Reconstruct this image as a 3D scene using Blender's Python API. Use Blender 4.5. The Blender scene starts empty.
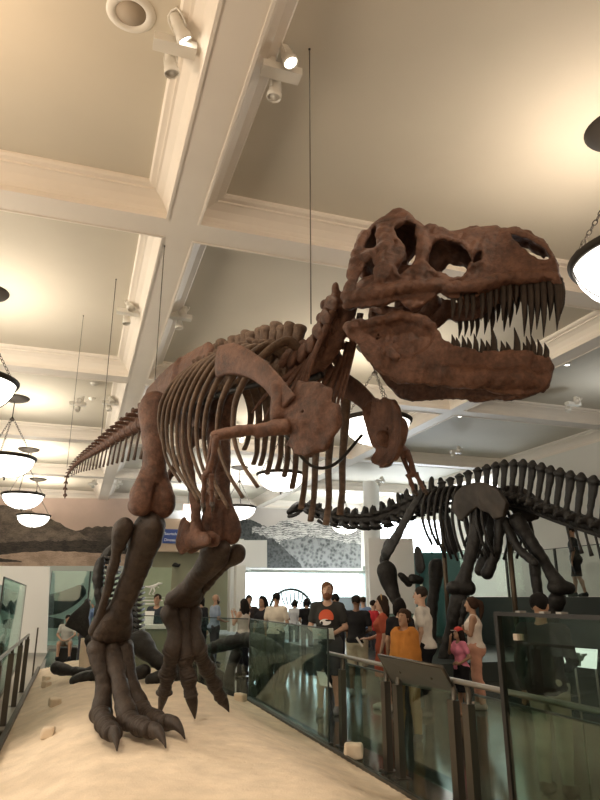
import bpy, bmesh, math, random
import numpy as np
from mathutils import Vector, Matrix, Euler

# ---------------------------------------------------------------- camera, world, light, exposure
SC = bpy.context.scene
COL = SC.collection
FOC, HORIZON, EYE = 640.0, 597.0, 1.6
PITCH = math.atan((HORIZON - 400) / FOC)
YAW = math.radians(18.6)
cam_d = bpy.data.cameras.new('camera')
cam_d.sensor_fit = 'VERTICAL'
cam_d.sensor_height = 24.0
cam_d.lens = 24.0 * FOC / 800.0
cam_d.clip_start = 0.05
cam = bpy.data.objects.new('camera', cam_d)
COL.objects.link(cam)
cam.location = (0, 0, EYE)
cam.rotation_euler = (math.pi / 2 + PITCH, 0, -YAW)
SC.camera = cam
SC.view_settings.view_transform = 'Standard'
SC.view_settings.look = 'None'
SC.view_settings.gamma = 1.0
SC.view_settings.exposure = 0.28
SC.cycles.transparent_max_bounces = 32

WORLD = bpy.data.worlds.new('hall_world')
SC.world = WORLD
WORLD.use_nodes = True
WORLD.node_tree.nodes['Background'].inputs[0].default_value = (0.95, 0.82, 0.66, 1)
WORLD.node_tree.nodes['Background'].inputs[1].default_value = 0.17


def add_light(name, kind, loc, energy, color, size=0.3, rot=None, spot=None, blend=0.5, size_y=None):
    d = bpy.data.lights.new(name, kind)
    d.energy = energy
    d.color = color
    if kind == 'AREA':
        d.size = size
        if size_y:
            d.shape = 'RECTANGLE'
            d.size_y = size_y
    elif kind in ('POINT', 'SPOT'):
        d.shadow_soft_size = size
    if kind == 'SPOT':
        d.spot_size = spot
        d.spot_blend = blend
    o = bpy.data.objects.new(name, d)
    COL.objects.link(o)
    o.location = loc
    if rot is not None:
        o.rotation_euler = rot
    return o


def aim(o, target):
    v = Vector(target) - o.location
    o.rotation_euler = v.to_track_quat('-Z', 'Y').to_euler()
    return o


# daylight through the big far window; added fill lights at left and behind camera
w = add_light('window_daylight', 'AREA', (17.5, 32.6, 3.6), 1500, (0.86, 0.94, 1.0), 5.0, size_y=4.4)
aim(w, (9.0, 18.0, 1.5))
w = add_light('left_fill', 'AREA', (-7.0, 9.0, 3.4), 430, (1.0, 0.86, 0.68), 9.0, size_y=3.6)
aim(w, (1.0, 9.0, 5.2))
w = add_light('front_fill', 'AREA', (2.0, -4.6, 3.2), 190, (1.0, 0.72, 0.48), 9.0, size_y=4.0)
aim(w, (2.5, 4.0, 6.6))

# track spotlights of the hall: they pick out the skull, the ribcage and the sand
SPOTS = [((1.30, 4.80, 6.10), (1.35, 3.9, 3.6), 60, 0.75), ((0.45, 4.84, 6.05), (1.2, 6.0, 3.0), 110, 0.9),
         ((-1.6, 3.2, 6.2), (0.4, 5.2, 0.3), 520, 0.95), ((3.4, 1.4, 6.2), (1.6, 4.1, 3.9), 230, 0.62), ((-1.5, 3.0, 6.2), (1.1, 6.0, 3.4), 150, 0.7)]
for i, (p, t, e, a) in enumerate(SPOTS):
    s = add_light('track_spot', 'SPOT', p, e, (1.0, 0.85, 0.66), 0.05, spot=a, blend=0.7)
    aim(s, t)

# ---------------------------------------------------------------- pixel -> place helpers (600 x 800 frame)
def ray(px, py):
    x = px - 300.0
    u = 400.0 - py
    f = FOC * math.cos(PITCH) - u * math.sin(PITCH)
    up = FOC * math.sin(PITCH) + u * math.cos(PITCH)
    return (x * math.cos(YAW) + f * math.sin(YAW), -x * math.sin(YAW) + f * math.cos(YAW), up, f)


def at_d(px, py, d):
    """the point seen at a pixel, d metres ahead of the camera along the floor"""
    X, Y, u, f = ray(px, py)
    t = d / f
    return Vector((X * t, Y * t, EYE + u * t))


def at_z(px, py, z):
    X, Y, u, f = ray(px, py)
    t = (z - EYE) / u
    return Vector((X * t, Y * t, z))


def lev(x, d):
    return (x * math.cos(YAW) + d * math.sin(YAW), -x * math.sin(YAW) + d * math.cos(YAW))


class Frame:
    """a body frame on the floor: a = forwards, l = to the animal's left, z = up"""
    def __init__(s, x, d, ang):
        s.o = lev(x, d)
        r = math.radians(ang)
        s.f = lev(math.cos(r), -math.sin(r))
        s.l = (-s.f[1], s.f[0])
        s.rot = math.atan2(s.f[1], s.f[0])

    def loc(s, v):
        X, Y = v[0] - s.o[0], v[1] - s.o[1]
        return Vector((X * s.f[0] + Y * s.f[1], X * s.l[0] + Y * s.l[1], v[2]))

    def world(s, v):
        return Vector((s.o[0] + v[0] * s.f[0] + v[1] * s.l[0], s.o[1] + v[0] * s.f[1] + v[1] * s.l[1], v[2]))

    def plane(s, px, py, l0, k=0.0, a0=0.0):
        """where the sight line meets the upright plane l = l0 + k (a - a0)"""
        c = s.loc((0, 0, EYE))
        X, Y, u, f = ray(px, py)
        da, dl = X * s.f[0] + Y * s.f[1], X * s.l[0] + Y * s.l[1]
        t = (l0 + k * (c[0] - a0) - c[1]) / (dl - k * da)
        return Vector((c[0] + da * t, c[1] + dl * t, EYE + u * t))

    def onz(s, px, py, z):
        return s.loc(at_z(px, py, z))


# ---------------------------------------------------------------- naming helpers
def tag(o, label=None, cat=None, group=None, kind=None):
    if label: o['label'] = label
    if cat: o['category'] = cat
    if group: o['group'] = group
    if kind: o['kind'] = kind
    return o


def thing(name, label, cat, loc=(0, 0, 0), rotz=0.0, group=None):
    o = bpy.data.objects.new(name, None)
    o.empty_display_size = 0.1
    COL.objects.link(o)
    o.location = loc
    o.rotation_euler = (0, 0, rotz)
    return tag(o, label, cat, group)


def link(name, me, mat=None, parent=None, mw=None):
    o = bpy.data.objects.new(name, me)
    COL.objects.link(o)
    if mat is not None and not me.materials:
        me.materials.append(mat)
    if parent is not None:
        o.parent = parent
    if mw is not None:
        o.matrix_local = mw
    return o


def copy_tree(o, parent=None):
    c = o.copy()
    COL.objects.link(c)
    if parent is not None:
        c.parent = parent
    for ch in list(o.children):
        copy_tree(ch, c)
    return c


# ---------------------------------------------------------------- meshes: swept tubes, boxes, prisms, lathes
def catmull(pts, n):
    P = [np.array(p, float) for p in pts]
    if len(P) == 2 or n <= 1:
        return [tuple(p) for p in P]
    Q = [2 * P[0] - P[1]] + P + [2 * P[-1] - P[-2]]
    out = []
    for i in range(1, len(Q) - 2):
        for k in range(n):
            t = k / n
            a, b, c, d = Q[i - 1], Q[i], Q[i + 1], Q[i + 2]
            out.append(tuple(0.5 * ((2 * b) + (-a + c) * t + (2 * a - 5 * b + 4 * c - d) * t * t + (-a + 3 * b - 3 * c + d) * t ** 3)))
    out.append(tuple(P[-1]))
    return out


def resample(vals, n, m):
    x = np.linspace(0, 1, len(vals))
    return np.interp(np.linspace(0, 1, m), x, vals)


class MB:
    def __init__(s):
        s.v, s.f, s.sm = [], [], []

    def add(s, vs, fs, smooth=True):
        b = len(s.v)
        s.v += [tuple(v) for v in vs]
        s.f += [tuple(i + b for i in f) for f in fs]
        s.sm += [smooth] * len(fs)
        return s

    def tube(s, pts, rad, n=4, seg=8, flat=1.0, up=(0, 0, 1), smooth=True, cap=True):
        """sweep along pts; rad one number or a list; flat squeezes the section across 'up' x tangent"""
        path = catmull(pts, n)
        m = len(path)
        R = [rad] * m if isinstance(rad, (int, float)) else list(resample(rad, len(rad), m))
        vs, fs = [], []
        upv = Vector(up).normalized()
        for i, p in enumerate(path):
            p = Vector(p)
            t = (Vector(path[min(i + 1, m - 1)]) - Vector(path[max(i - 1, 0)])).normalized()
            x = upv - t * upv.dot(t)
            if x.length < 1e-4:
                x = Vector((1, 0, 0)) - t * t.x
            x.normalize()
            y = t.cross(x)
            for k in range(seg):
                a = 2 * math.pi * k / seg
                vs.append(p + x * (math.cos(a) * R[i]) + y * (math.sin(a) * R[i] * flat))
            upv = x if i else upv
        for i in range(m - 1):
            for k in range(seg):
                k2 = (k + 1) % seg
                fs.append((i * seg + k, i * seg + k2, (i + 1) * seg + k2, (i + 1) * seg + k))
        if cap:
            fs.append(tuple(range(seg))[::-1])
            fs.append(tuple((m - 1) * seg + k for k in range(seg)))
        return s.add(vs, fs, smooth)

    def box(s, lo, hi, mat=None):
        x0, y0, z0 = lo
        x1, y1, z1 = hi
        vs = [Vector(v) for v in ((x0, y0, z0), (x1, y0, z0), (x1, y1, z0), (x0, y1, z0), (x0, y0, z1), (x1, y0, z1), (x1, y1, z1), (x0, y1, z1))]
        if mat is not None:
            vs = [mat @ v for v in vs]
        return s.add(vs, [(0, 3, 2, 1), (4, 5, 6, 7), (0, 1, 5, 4), (1, 2, 6, 5), (2, 3, 7, 6), (3, 0, 4, 7)], False)

    def lathe(s, prof, seg=32, c=(0, 0, 0), smooth=True, mat=None, closed=False):
        vs, fs = [], []
        for r, z in prof:
            for k in range(seg):
                a = 2 * math.pi * k / seg
                v = Vector((c[0] + r * math.cos(a), c[1] + r * math.sin(a), c[2] + z))
                vs.append(mat @ v if mat is not None else v)
        m = len(prof)
        for i in range(m if closed else m - 1):
            j = (i + 1) % m
            for k in range(seg):
                k2 = (k + 1) % seg
                fs.append((i * seg + k, i * seg + k2, j * seg + k2, j * seg + k))
        return s.add(vs, fs, smooth)

    def prism(s, poly, axis, lo, hi):
        """poly in the two other axes, extruded along axis"""
        n = len(poly)
        def mk(p, h):
            if axis == 'x': return (h, p[0], p[1])
            if axis == 'y': return (p[0], h, p[1])
            return (p[0], p[1], h)
        vs = [mk(p, lo) for p in poly] + [mk(p, hi) for p in poly]
        fs = [tuple(range(n))[::-1], tuple(range(n, 2 * n))]
        fs += [(i, (i + 1) % n, n + (i + 1) % n, n + i) for i in range(n)]
        return s.add(vs, fs, False)

    def mesh(s, name='mesh'):
        me = bpy.data.meshes.new(name)
        me.from_pydata(s.v, [], s.f)
        me.polygons.foreach_set('use_smooth', s.sm)
        bm = bmesh.new()
        bm.from_mesh(me)
        bmesh.ops.recalc_face_normals(bm, faces=bm.faces)
        bm.to_mesh(me)
        bm.free()
        me.update()
        return me

    def build(s, name, mat, parent=None, mw=None):
        return link(name, s.mesh(name), mat, parent, mw)


# ---------------------------------------------------------------- solid sculpting: signed distance grid + surface nets
class Vox:
    def __init__(s, lo, hi, h):
        s.h = h
        s.lo = np.array(lo, np.float32)
        n = np.ceil((np.array(hi) - np.array(lo)) / h).astype(int) + 1
        s.ax = [s.lo[i] + h * np.arange(n[i], dtype=np.float32) for i in range(3)]
        s.D = np.full(tuple(n), 0.6, np.float32)

    def sub(s, lo, hi):
        sl = []
        for i in range(3):
            a = int(np.floor((lo[i] - s.lo[i]) / s.h))
            b = int(np.ceil((hi[i] - s.lo[i]) / s.h)) + 1
            a = max(0, min(a, len(s.ax[i])))
            b = max(a, min(b, len(s.ax[i])))
            sl.append(slice(a, b))
        return tuple(sl)

    def xyz(s, sl):
        return s.ax[0][sl[0]][:, None, None], s.ax[1][sl[1]][None, :, None], s.ax[2][sl[2]][None, None, :]

    def put(s, sl, d, k, op):
        A = s.D[sl]
        if op == 'u':
            if k > 0:
                hh = np.maximum(k - np.abs(A - d), 0) / k
                s.D[sl] = np.minimum(A, d) - hh * hh * k * 0.25
            else:
                s.D[sl] = np.minimum(A, d)
        elif op == 's':
            if k > 0:
                hh = np.maximum(k - np.abs(A + d), 0) / k
                s.D[sl] = np.maximum(A, -d) + hh * hh * k * 0.25
            else:
                s.D[sl] = np.maximum(A, -d)
        else:
            s.D[sl] = np.maximum(A, d)

    def cap(s, a, b, ra, rb=None, k=0.03, op='u', squash=None):
        """tapered capsule; squash = (unit axis, factor) flattens it along that axis"""
        rb = ra if rb is None else rb
        a = np.array(a, np.float32)
        b = np.array(b, np.float32)
        pad = max(ra, rb) * 1.05 + k + 2 * s.h
        sl = s.sub(np.minimum(a, b) - pad, np.maximum(a, b) + pad)
        x, y, z = s.xyz(sl)
        if x.size * y.size * z.size == 0:
            return s
        d = b - a
        L = float(d @ d) + 1e-9
        px, py, pz = x - a[0], y - a[1], z - a[2]
        t = np.clip((px * d[0] + py * d[1] + pz * d[2]) / L, 0, 1)
        qx, qy, qz = px - t * d[0], py - t * d[1], pz - t * d[2]
        q2 = qx * qx + qy * qy + qz * qz
        if squash is not None:
            n, fct = squash
            w = qx * n[0] + qy * n[1] + qz * n[2]
            q2 = q2 - w * w + (w / fct) ** 2
        s.put(sl, np.sqrt(q2) - (ra + (rb - ra) * t), k, op)
        return s

    def chain(s, pts, rads, k=0.03, n=3, op='u', squash=None):
        P = catmull(pts, n)
        R = resample(rads, len(rads), len(P)) if not isinstance(rads, (int, float)) else [rads] * len(P)
        for i in range(len(P) - 1):
            s.cap(P[i], P[i + 1], R[i], R[i + 1], k, op, squash)
        return s

    def ell(s, c, r, k=0.03, op='u', rot=None):
        c = np.array(c, np.float32)
        R = max(r)
        pad = R * 1.05 + k + 2 * s.h
        sl = s.sub(c - pad, c + pad)
        x, y, z = s.xyz(sl)
        if x.size * y.size * z.size == 0:
            return s
        x, y, z = x - c[0], y - c[1], z - c[2]
        if rot is not None:
            M = np.array(rot.to_matrix() if hasattr(rot, 'to_matrix') else rot, np.float32).T
            x, y, z = M[0, 0] * x + M[0, 1] * y + M[0, 2] * z, M[1, 0] * x + M[1, 1] * y + M[1, 2] * z, M[2, 0] * x + M[2, 1] * y + M[2, 2] * z
        q = np.sqrt((x / r[0]) ** 2 + (y / r[1]) ** 2 + (z / r[2]) ** 2)
        g = np.sqrt((x / r[0] ** 2) ** 2 + (y / r[1] ** 2) ** 2 + (z / r[2] ** 2) ** 2) + 1e-6
        s.put(sl, np.maximum(q * (q - 1) / g, (q - 1) * min(r)) if op != 's' else q * (q - 1) / g, k, op)
        return s

    def func(s, lo, hi, f, k=0.0, op='u'):
        sl = s.sub(lo, hi)
        x, y, z = s.xyz(sl)
        s.put(sl, np.broadcast_to(f(x, y, z), s.D[sl].shape), k, op)
        return s

    def rough(s, amp, freq, seed=0):
        """gnarled surface: a sum of tilted sine waves"""
        rng = np.random.RandomState(seed)
        x, y, z = s.xyz((slice(None),) * 3)
        for i in range(5):
            v = rng.normal(size=3)
            v = v / np.linalg.norm(v) * freq * (0.6 + 0.9 * i / 2)
            s.D += (amp / (1 + 0.5 * i)) * np.sin(v[0] * x + v[1] * y + v[2] * z + rng.rand() * 6.28).astype(np.float32)
        return s

    def surf(s):
        D = s.D
        # closed at the border
        D = np.pad(D, 1, constant_values=0.6)
        ins = D < 0
        nx, ny, nz = D.shape
        cnt = np.zeros((nx - 1, ny - 1, nz - 1), np.int8)
        for dx in (0, 1):
            for dy in (0, 1):
                for dz in (0, 1):
                    cnt += ins[dx:nx - 1 + dx, dy:ny - 1 + dy, dz:nz - 1 + dz]
        act = np.argwhere((cnt > 0) & (cnt < 8))
        if len(act) == 0:
            return np.zeros((0, 3)), np.zeros((0, 4), int)
        idx = np.full(cnt.shape, -1, np.int64)
        idx[act[:, 0], act[:, 1], act[:, 2]] = np.arange(len(act))
        acc = np.zeros((len(act), 3))
        num = np.zeros(len(act))
        corners = [(a, b, c) for a in (0, 1) for b in (0, 1) for c in (0, 1)]
        for p in corners:
            for axx in range(3):
                if p[axx] == 1:
                    continue
                q = list(p)
                q[axx] = 1
                da = D[act[:, 0] + p[0], act[:, 1] + p[1], act[:, 2] + p[2]]
                db = D[act[:, 0] + q[0], act[:, 1] + q[1], act[:, 2] + q[2]]
                m = (da < 0) != (db < 0)
                t = da[m] / (da[m] - db[m])
                pt = np.tile(np.array(p, float), (m.sum(), 1))
                pt[:, axx] += t
                acc[m] += pt
                num[m] += 1
        V = (act + acc / num[:, None] - 1) * s.h + s.lo
        F = []
        for axx in range(3):
            o1, o2 = [(1, 2), (2, 0), (0, 1)][axx]
            sl0 = [slice(1, -1)] * 3
            sl0[axx] = slice(0, -1)
            sl1 = [slice(1, -1)] * 3
            sl1[axx] = slice(1, None)
            a, b = ins[tuple(sl0)], ins[tuple(sl1)]
            for flip, m in ((False, a & ~b), (True, ~a & b)):
                e = np.argwhere(m)
                if len(e) == 0:
                    continue
                off = np.ones(3, int)
                off[axx] = 0
                e = e + off
                def cell(d1, d2):
                    c = e.copy()
                    c[:, o1] += d1
                    c[:, o2] += d2
                    return idx[c[:, 0], c[:, 1], c[:, 2]]
                q = np.stack([cell(-1, -1), cell(0, -1), cell(0, 0), cell(-1, 0)], 1)
                F.append(q[:, ::-1] if flip else q)
        return V, np.concatenate(F)

    def mesh(s, name, xf=None, relax=0):
        V, F = s.surf()
        for _ in range(relax):
            S = np.zeros_like(V)
            c = np.zeros(len(V))
            for i in range(4):
                a, b = F[:, i], F[:, (i + 1) % 4]
                np.add.at(S, a, V[b]); np.add.at(c, a, 1)
                np.add.at(S, b, V[a]); np.add.at(c, b, 1)
            V = V * 0.5 + 0.5 * S / np.maximum(c, 1)[:, None]
        if xf is not None:
            M = np.array(xf)
            V = V @ M[:3, :3].T + M[:3, 3]
        return raw_mesh(name, V, F)


def raw_mesh(name, V, F, smooth=True):
    me = bpy.data.meshes.new(name)
    me.vertices.add(len(V))
    me.vertices.foreach_set('co', np.asarray(V, np.float32).ravel())
    me.loops.add(F.size)
    me.loops.foreach_set('vertex_index', F.astype(np.int32).ravel())
    me.polygons.add(len(F))
    me.polygons.foreach_set('loop_start', np.arange(0, F.size, F.shape[1], dtype=np.int32))
    me.polygons.foreach_set('loop_total', np.full(len(F), F.shape[1], np.int32))
    me.polygons.foreach_set('use_smooth', np.full(len(F), smooth))
    me.update(calc_edges=True)
    me.validate()
    return me


def poly_sdf(P, x, y):
    """2-D signed distance to a polygon (inside < 0) on arrays x, y"""
    P = np.array(P, np.float32)
    d = np.full(np.broadcast(x, y).shape, 1e9, np.float32)
    ins = np.zeros(d.shape, bool)
    n = len(P)
    for i in range(n):
        a, b = P[i], P[(i + 1) % n]
        ex, ey = b - a
        wx, wy = x - a[0], y - a[1]
        t = np.clip((wx * ex + wy * ey) / (ex * ex + ey * ey + 1e-12), 0, 1)
        d = np.minimum(d, (wx - ex * t) ** 2 + (wy - ey * t) ** 2)
        c1 = (a[1] <= y) != (b[1] <= y)
        xx = a[0] + (y - a[1]) * ex / (ey if abs(ey) > 1e-9 else 1e-9)
        ins ^= c1 & (x < xx)
    return np.where(ins, -1, 1) * np.sqrt(d)


# ---------------------------------------------------------------- materials
def mat_new(name):
    m = bpy.data.materials.new(name)
    m.use_nodes = True
    nt = m.node_tree
    return m, nt, nt.nodes['Principled BSDF']


def simple(name, col, rough=0.6, metal=0.0, bump=0.0, bscale=40, var=0.0, vscale=6.0, spec=0.5, coat=0.0):
    m, nt, b = mat_new(name)
    b.inputs['Base Color'].default_value = (*col, 1)
    b.inputs['Roughness'].default_value = rough
    b.inputs['Metallic'].default_value = metal
    b.inputs['Specular IOR Level'].default_value = spec
    b.inputs['Coat Weight'].default_value = coat
    if var or bump:
        tc = nt.nodes.new('ShaderNodeTexCoord')
    if var:
        n = nt.nodes.new('ShaderNodeTexNoise')
        n.inputs['Scale'].default_value = vscale
        n.inputs['Detail'].default_value = 6
        nt.links.new(tc.outputs['Object'], n.inputs['Vector'])
        r = nt.nodes.new('ShaderNodeValToRGB')
        r.color_ramp.elements[0].position = 0.3
        r.color_ramp.elements[1].position = 0.7
        r.color_ramp.elements[0].color = (*[c * (1 - var) for c in col], 1)
        r.color_ramp.elements[1].color = (*[min(1, c * (1 + var)) for c in col], 1)
        nt.links.new(n.outputs['Fac'], r.inputs['Fac'])
        nt.links.new(r.outputs['Color'], b.inputs['Base Color'])
    if bump:
        n2 = nt.nodes.new('ShaderNodeTexNoise')
        n2.inputs['Scale'].default_value = bscale
        n2.inputs['Detail'].default_value = 5
        nt.links.new(tc.outputs['Object'], n2.inputs['Vector'])
        bp = nt.nodes.new('ShaderNodeBump')
        bp.inputs['Strength'].default_value = bump
        bp.inputs['Distance'].default_value = 0.01
        nt.links.new(n2.outputs['Fac'], bp.inputs['Height'])
        nt.links.new(bp.outputs['Normal'], b.inputs['Normal'])
    return m


def bone_mat(name, c_dark, c_mid, c_light, rough=0.5):
    """mottled fossil bone: two scales of staining, fine pits and cracks in the bump"""
    m, nt, b = mat_new(name)
    tc = nt.nodes.new('ShaderNodeTexCoord')
    def noise(sc, det, ro=0.6):
        n = nt.nodes.new('ShaderNodeTexNoise')
        n.inputs['Scale'].default_value = sc
        n.inputs['Detail'].default_value = det
        n.inputs['Roughness'].default_value = ro
        nt.links.new(tc.outputs['Object'], n.inputs['Vector'])
        return n
    def math_(op, a, bb, c=None):
        k = nt.nodes.new('ShaderNodeMath')
        k.operation = op
        for i, x in enumerate((a, bb, c)):
            if x is None: continue
            if isinstance(x, (int, float)): k.inputs[i].default_value = x
            else: nt.links.new(x, k.inputs[i])
        return k.outputs[0]
    big, mid, fine = noise(4.5, 5), noise(17, 8, 0.72), noise(95, 4)
    f = math_('MULTIPLY_ADD', mid.outputs['Fac'], 0.6, math_('MULTIPLY', big.outputs['Fac'], 0.4))
    r = nt.nodes.new('ShaderNodeValToRGB')
    e = r.color_ramp.elements
    e[0].position, e[1].position = 0.36, 0.66
    e[0].color, e[1].color = (*c_dark, 1), (*c_light, 1)
    k = e.new(0.5)
    k.color = (*c_mid, 1)
    nt.links.new(f, r.inputs['Fac'])
    nt.links.new(r.outputs['Color'], b.inputs['Base Color'])
    vo = nt.nodes.new('ShaderNodeTexVoronoi')
    vo.feature = 'DISTANCE_TO_EDGE'
    vo.inputs['Scale'].default_value = 11
    nt.links.new(tc.outputs['Object'], vo.inputs['Vector'])
    crack = math_('MINIMUM', math_('MULTIPLY', vo.outputs['Distance'], 12.0), 1.0)
    h = math_('MULTIPLY_ADD', mid.outputs['Fac'], 1.3, math_('MULTIPLY_ADD', fine.outputs['Fac'], 0.30, math_('MULTIPLY', crack, 0.10)))
    bp = nt.nodes.new('ShaderNodeBump')
    bp.inputs['Strength'].default_value = 0.75
    bp.inputs['Distance'].default_value = 0.014
    nt.links.new(h, bp.inputs['Height'])
    nt.links.new(bp.outputs['Normal'], b.inputs['Normal'])
    rr = nt.nodes.new('ShaderNodeMapRange')
    rr.inputs['To Min'].default_value = rough - 0.10
    rr.inputs['To Max'].default_value = rough + 0.14
    nt.links.new(mid.outputs['Fac'], rr.inputs['Value'])
    nt.links.new(rr.outputs[0], b.inputs['Roughness'])
    b.inputs['Specular IOR Level'].default_value = 0.4
    return m


def emit(name, col, strength):
    m, nt, b = mat_new(name)
    b.inputs['Base Color'].default_value = (*col, 1)
    b.inputs['Emission Color'].default_value = (*col, 1)
    b.inputs['Emission Strength'].default_value = strength
    return m


def glass_mat(name, tint, refl=0.12, rough=0.02):
    """a thin tinted pane: mostly see-through, mirrors more at a glancing angle"""
    m = bpy.data.materials.new(name)
    m.use_nodes = True
    nt = m.node_tree
    nt.nodes.clear()
    out = nt.nodes.new('ShaderNodeOutputMaterial')
    tr = nt.nodes.new('ShaderNodeBsdfTransparent')
    tr.inputs[0].default_value = (*tint, 1)
    gl = nt.nodes.new('ShaderNodeBsdfGlossy')
    gl.inputs['Roughness'].default_value = rough
    gl.inputs[0].default_value = (0.9, 1.0, 0.97, 1)
    lw = nt.nodes.new('ShaderNodeLayerWeight')
    pw = nt.nodes.new('ShaderNodeMath')
    pw.operation = 'POWER'
    pw.inputs[1].default_value = 4.0
    mp = nt.nodes.new('ShaderNodeMath')
    mp.operation = 'MULTIPLY_ADD'
    mp.inputs[1].default_value = 0.45
    mp.inputs[2].default_value = refl
    mp.use_clamp = True
    nt.links.new(lw.outputs['Facing'], pw.inputs[0])
    mx = nt.nodes.new('ShaderNodeMixShader')
    nt.links.new(pw.outputs[0], mp.inputs[0])
    nt.links.new(mp.outputs[0], mx.inputs[0])
    nt.links.new(tr.outputs[0], mx.inputs[1])
    nt.links.new(gl.outputs[0], mx.inputs[2])
    nt.links.new(mx.outputs[0], out.inputs[0])
    return m


M = {}
M['ceiling'] = simple('ceiling_paint', (0.665, 0.61, 0.505), 0.75, bump=0.05, bscale=90, var=0.03, vscale=0.8)
M['beam'] = simple('beam_paint', (0.86, 0.79, 0.70), 0.6, var=0.03, vscale=1.2)
M['wall'] = simple('wall_paint', (0.78, 0.77, 0.72), 0.7, var=0.03, vscale=0.7)
M['wall_tan'] = simple('tan_wall_paint', (0.50, 0.38, 0.27), 0.7, var=0.05, vscale=0.7)
M['white'] = simple('white_paint', (0.85, 0.85, 0.83), 0.5)
M['bone'] = bone_mat('brown_fossil_bone', (0.040, 0.020, 0.014), (0.108, 0.050, 0.032), (0.195, 0.098, 0.064), 0.52)
M['bone_top'] = bone_mat('dusty_fossil_bone', (0.050, 0.030, 0.020), (0.110, 0.066, 0.042), (0.190, 0.125, 0.082), 0.6)
M['rib'] = bone_mat('tan_fossil_bone', (0.042, 0.025, 0.016), (0.095, 0.057, 0.035), (0.165, 0.105, 0.066), 0.5)
M['tooth'] = simple('dark_tooth_enamel', (0.030, 0.021, 0.016), 0.5, var=0.3, vscale=20, spec=0.25)
M['leg_bone'] = bone_mat('shade_darkened_bone', (0.018, 0.0115, 0.008), (0.036, 0.023, 0.016), (0.062, 0.041, 0.029), 0.48)  # bone colour darkened to stand for less light reaching the legs
M['black_bone'] = bone_mat('black_fossil_bone', (0.007, 0.006, 0.0055), (0.016, 0.014, 0.0125), (0.034, 0.030, 0.027), 0.45)
M['steel'] = simple('dark_bronze_metal', (0.10, 0.09, 0.075), 0.38, 0.8)
M['black'] = simple('black_metal', (0.018, 0.017, 0.016), 0.45, 0.3)
M['rail'] = simple('brushed_handrail_metal', (0.30, 0.285, 0.26), 0.35, 0.9)
M['cable'] = simple('steel_cable', (0.16, 0.14, 0.11), 0.5, 0.5)
# ---------------------------------------------------------------- the room
BEAM_X = [-4.95, 0.87, 8.9]
BEAM_Y = [1.1, 7.5, 13.95, 20.4, 26.8]
XL, XR, YB, YF = -7.3, 14.9, -5.0, 33.2
XE, YW = 24.0, 20.62      # the hall widens beyond the third cross beam
Z_BEAM, Z_PANEL = 6.2, 6.55


def struct(name, mb, mat):
    o = mb.build(name, mat)
    return tag(o, kind='structure')


def floor_mat():
    m, nt, b = mat_new('dark_polished_stone_tiles')
    tc = nt.nodes.new('ShaderNodeTexCoord')
    br = nt.nodes.new('ShaderNodeTexBrick')
    br.offset = 0.0
    br.inputs['Color1'].default_value = (0.030, 0.034, 0.030, 1)
    br.inputs['Color2'].default_value = (0.068, 0.068, 0.057, 1)
    br.inputs['Mortar'].default_value = (0.035, 0.035, 0.03, 1)
    br.inputs['Scale'].default_value = 1.0
    br.inputs['Mortar Size'].default_value = 0.006
    br.inputs['Brick Width'].default_value = 1.2
    br.inputs['Row Height'].default_value = 1.2
    nt.links.new(tc.outputs['Object'], br.inputs['Vector'])
    nt.links.new(br.outputs['Color'], b.inputs['Base Color'])
    n = nt.nodes.new('ShaderNodeTexNoise')
    n.inputs['Scale'].default_value = 3
    mr = nt.nodes.new('ShaderNodeMapRange')
    mr.inputs['To Min'].default_value = 0.07
    mr.inputs['To Max'].default_value = 0.16
    nt.links.new(tc.outputs['Object'], n.inputs['Vector'])
    nt.links.new(n.outputs['Fac'], mr.inputs['Value'])
    nt.links.new(mr.outputs[0], b.inputs['Roughness'])
    return m


M['floor'] = floor_mat()
struct('floor', MB().box((XL, YB, -0.2), (XE, YF, 0)), M['floor'])
M['aisle'] = simple('pale_terrazzo', (0.40, 0.37, 0.31), 0.35, var=0.1, vscale=20)
struct('floor_aisle', MB().box((-2.6, 9.6, 0), (-0.62, 24.0, 0.012)), M['aisle'])
struct('ceiling', MB().box((XL, YB, Z_PANEL), (XE, YF, Z_PANEL + 0.3)), M['ceiling'])
struct('wall_left', MB().box((XL - 0.2, YB, 0), (XL, YF, Z_PANEL)), M['wall'])
struct('wall_right', MB().box((XR, YB, 0), (XR + 0.3, YW, Z_PANEL)), M['wall'])
struct('wall_alcove', MB().box((XE, YW, 0), (XE + 0.2, YF, Z_PANEL)).box((XR + 0.3, YW - 0.2, 0), (XE, YW, Z_PANEL)), M['wall'])
# the far wall is pieced round a large window
struct('wall_far', MB().box((XL, YF, 0), (15.0, YF + 0.2, Z_PANEL)).box((15.0, YF, 5.9), (20.5, YF + 0.2, Z_PANEL)).box((20.5, YF, 0), (XE, YF + 0.2, Z_PANEL)).box((15.0, YF, 0), (20.5, YF + 0.2, 1.2)), M['wall'])
# beams with flat soffits
n_trim = 0
for bx in BEAM_X:
    n_trim += 1
    struct('trim_%d' % n_trim, MB().box((bx - 0.20, YB, Z_BEAM), (bx + 0.20, YF, Z_PANEL)), M['beam'])
xs = [XL] + BEAM_X + [XR]
for by in BEAM_Y:
    for i in range(len(xs) - 1):
        n_trim += 1
        x0 = xs[i] + (0.20 if i else 0)
        x1 = xs[i + 1] - (0.20 if i < len(xs) - 2 else 0)
        struct('trim_%d' % n_trim, MB().box((x0, by - 0.22, Z_BEAM), (x1, by + 0.22, Z_PANEL)), M['beam'])


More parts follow.
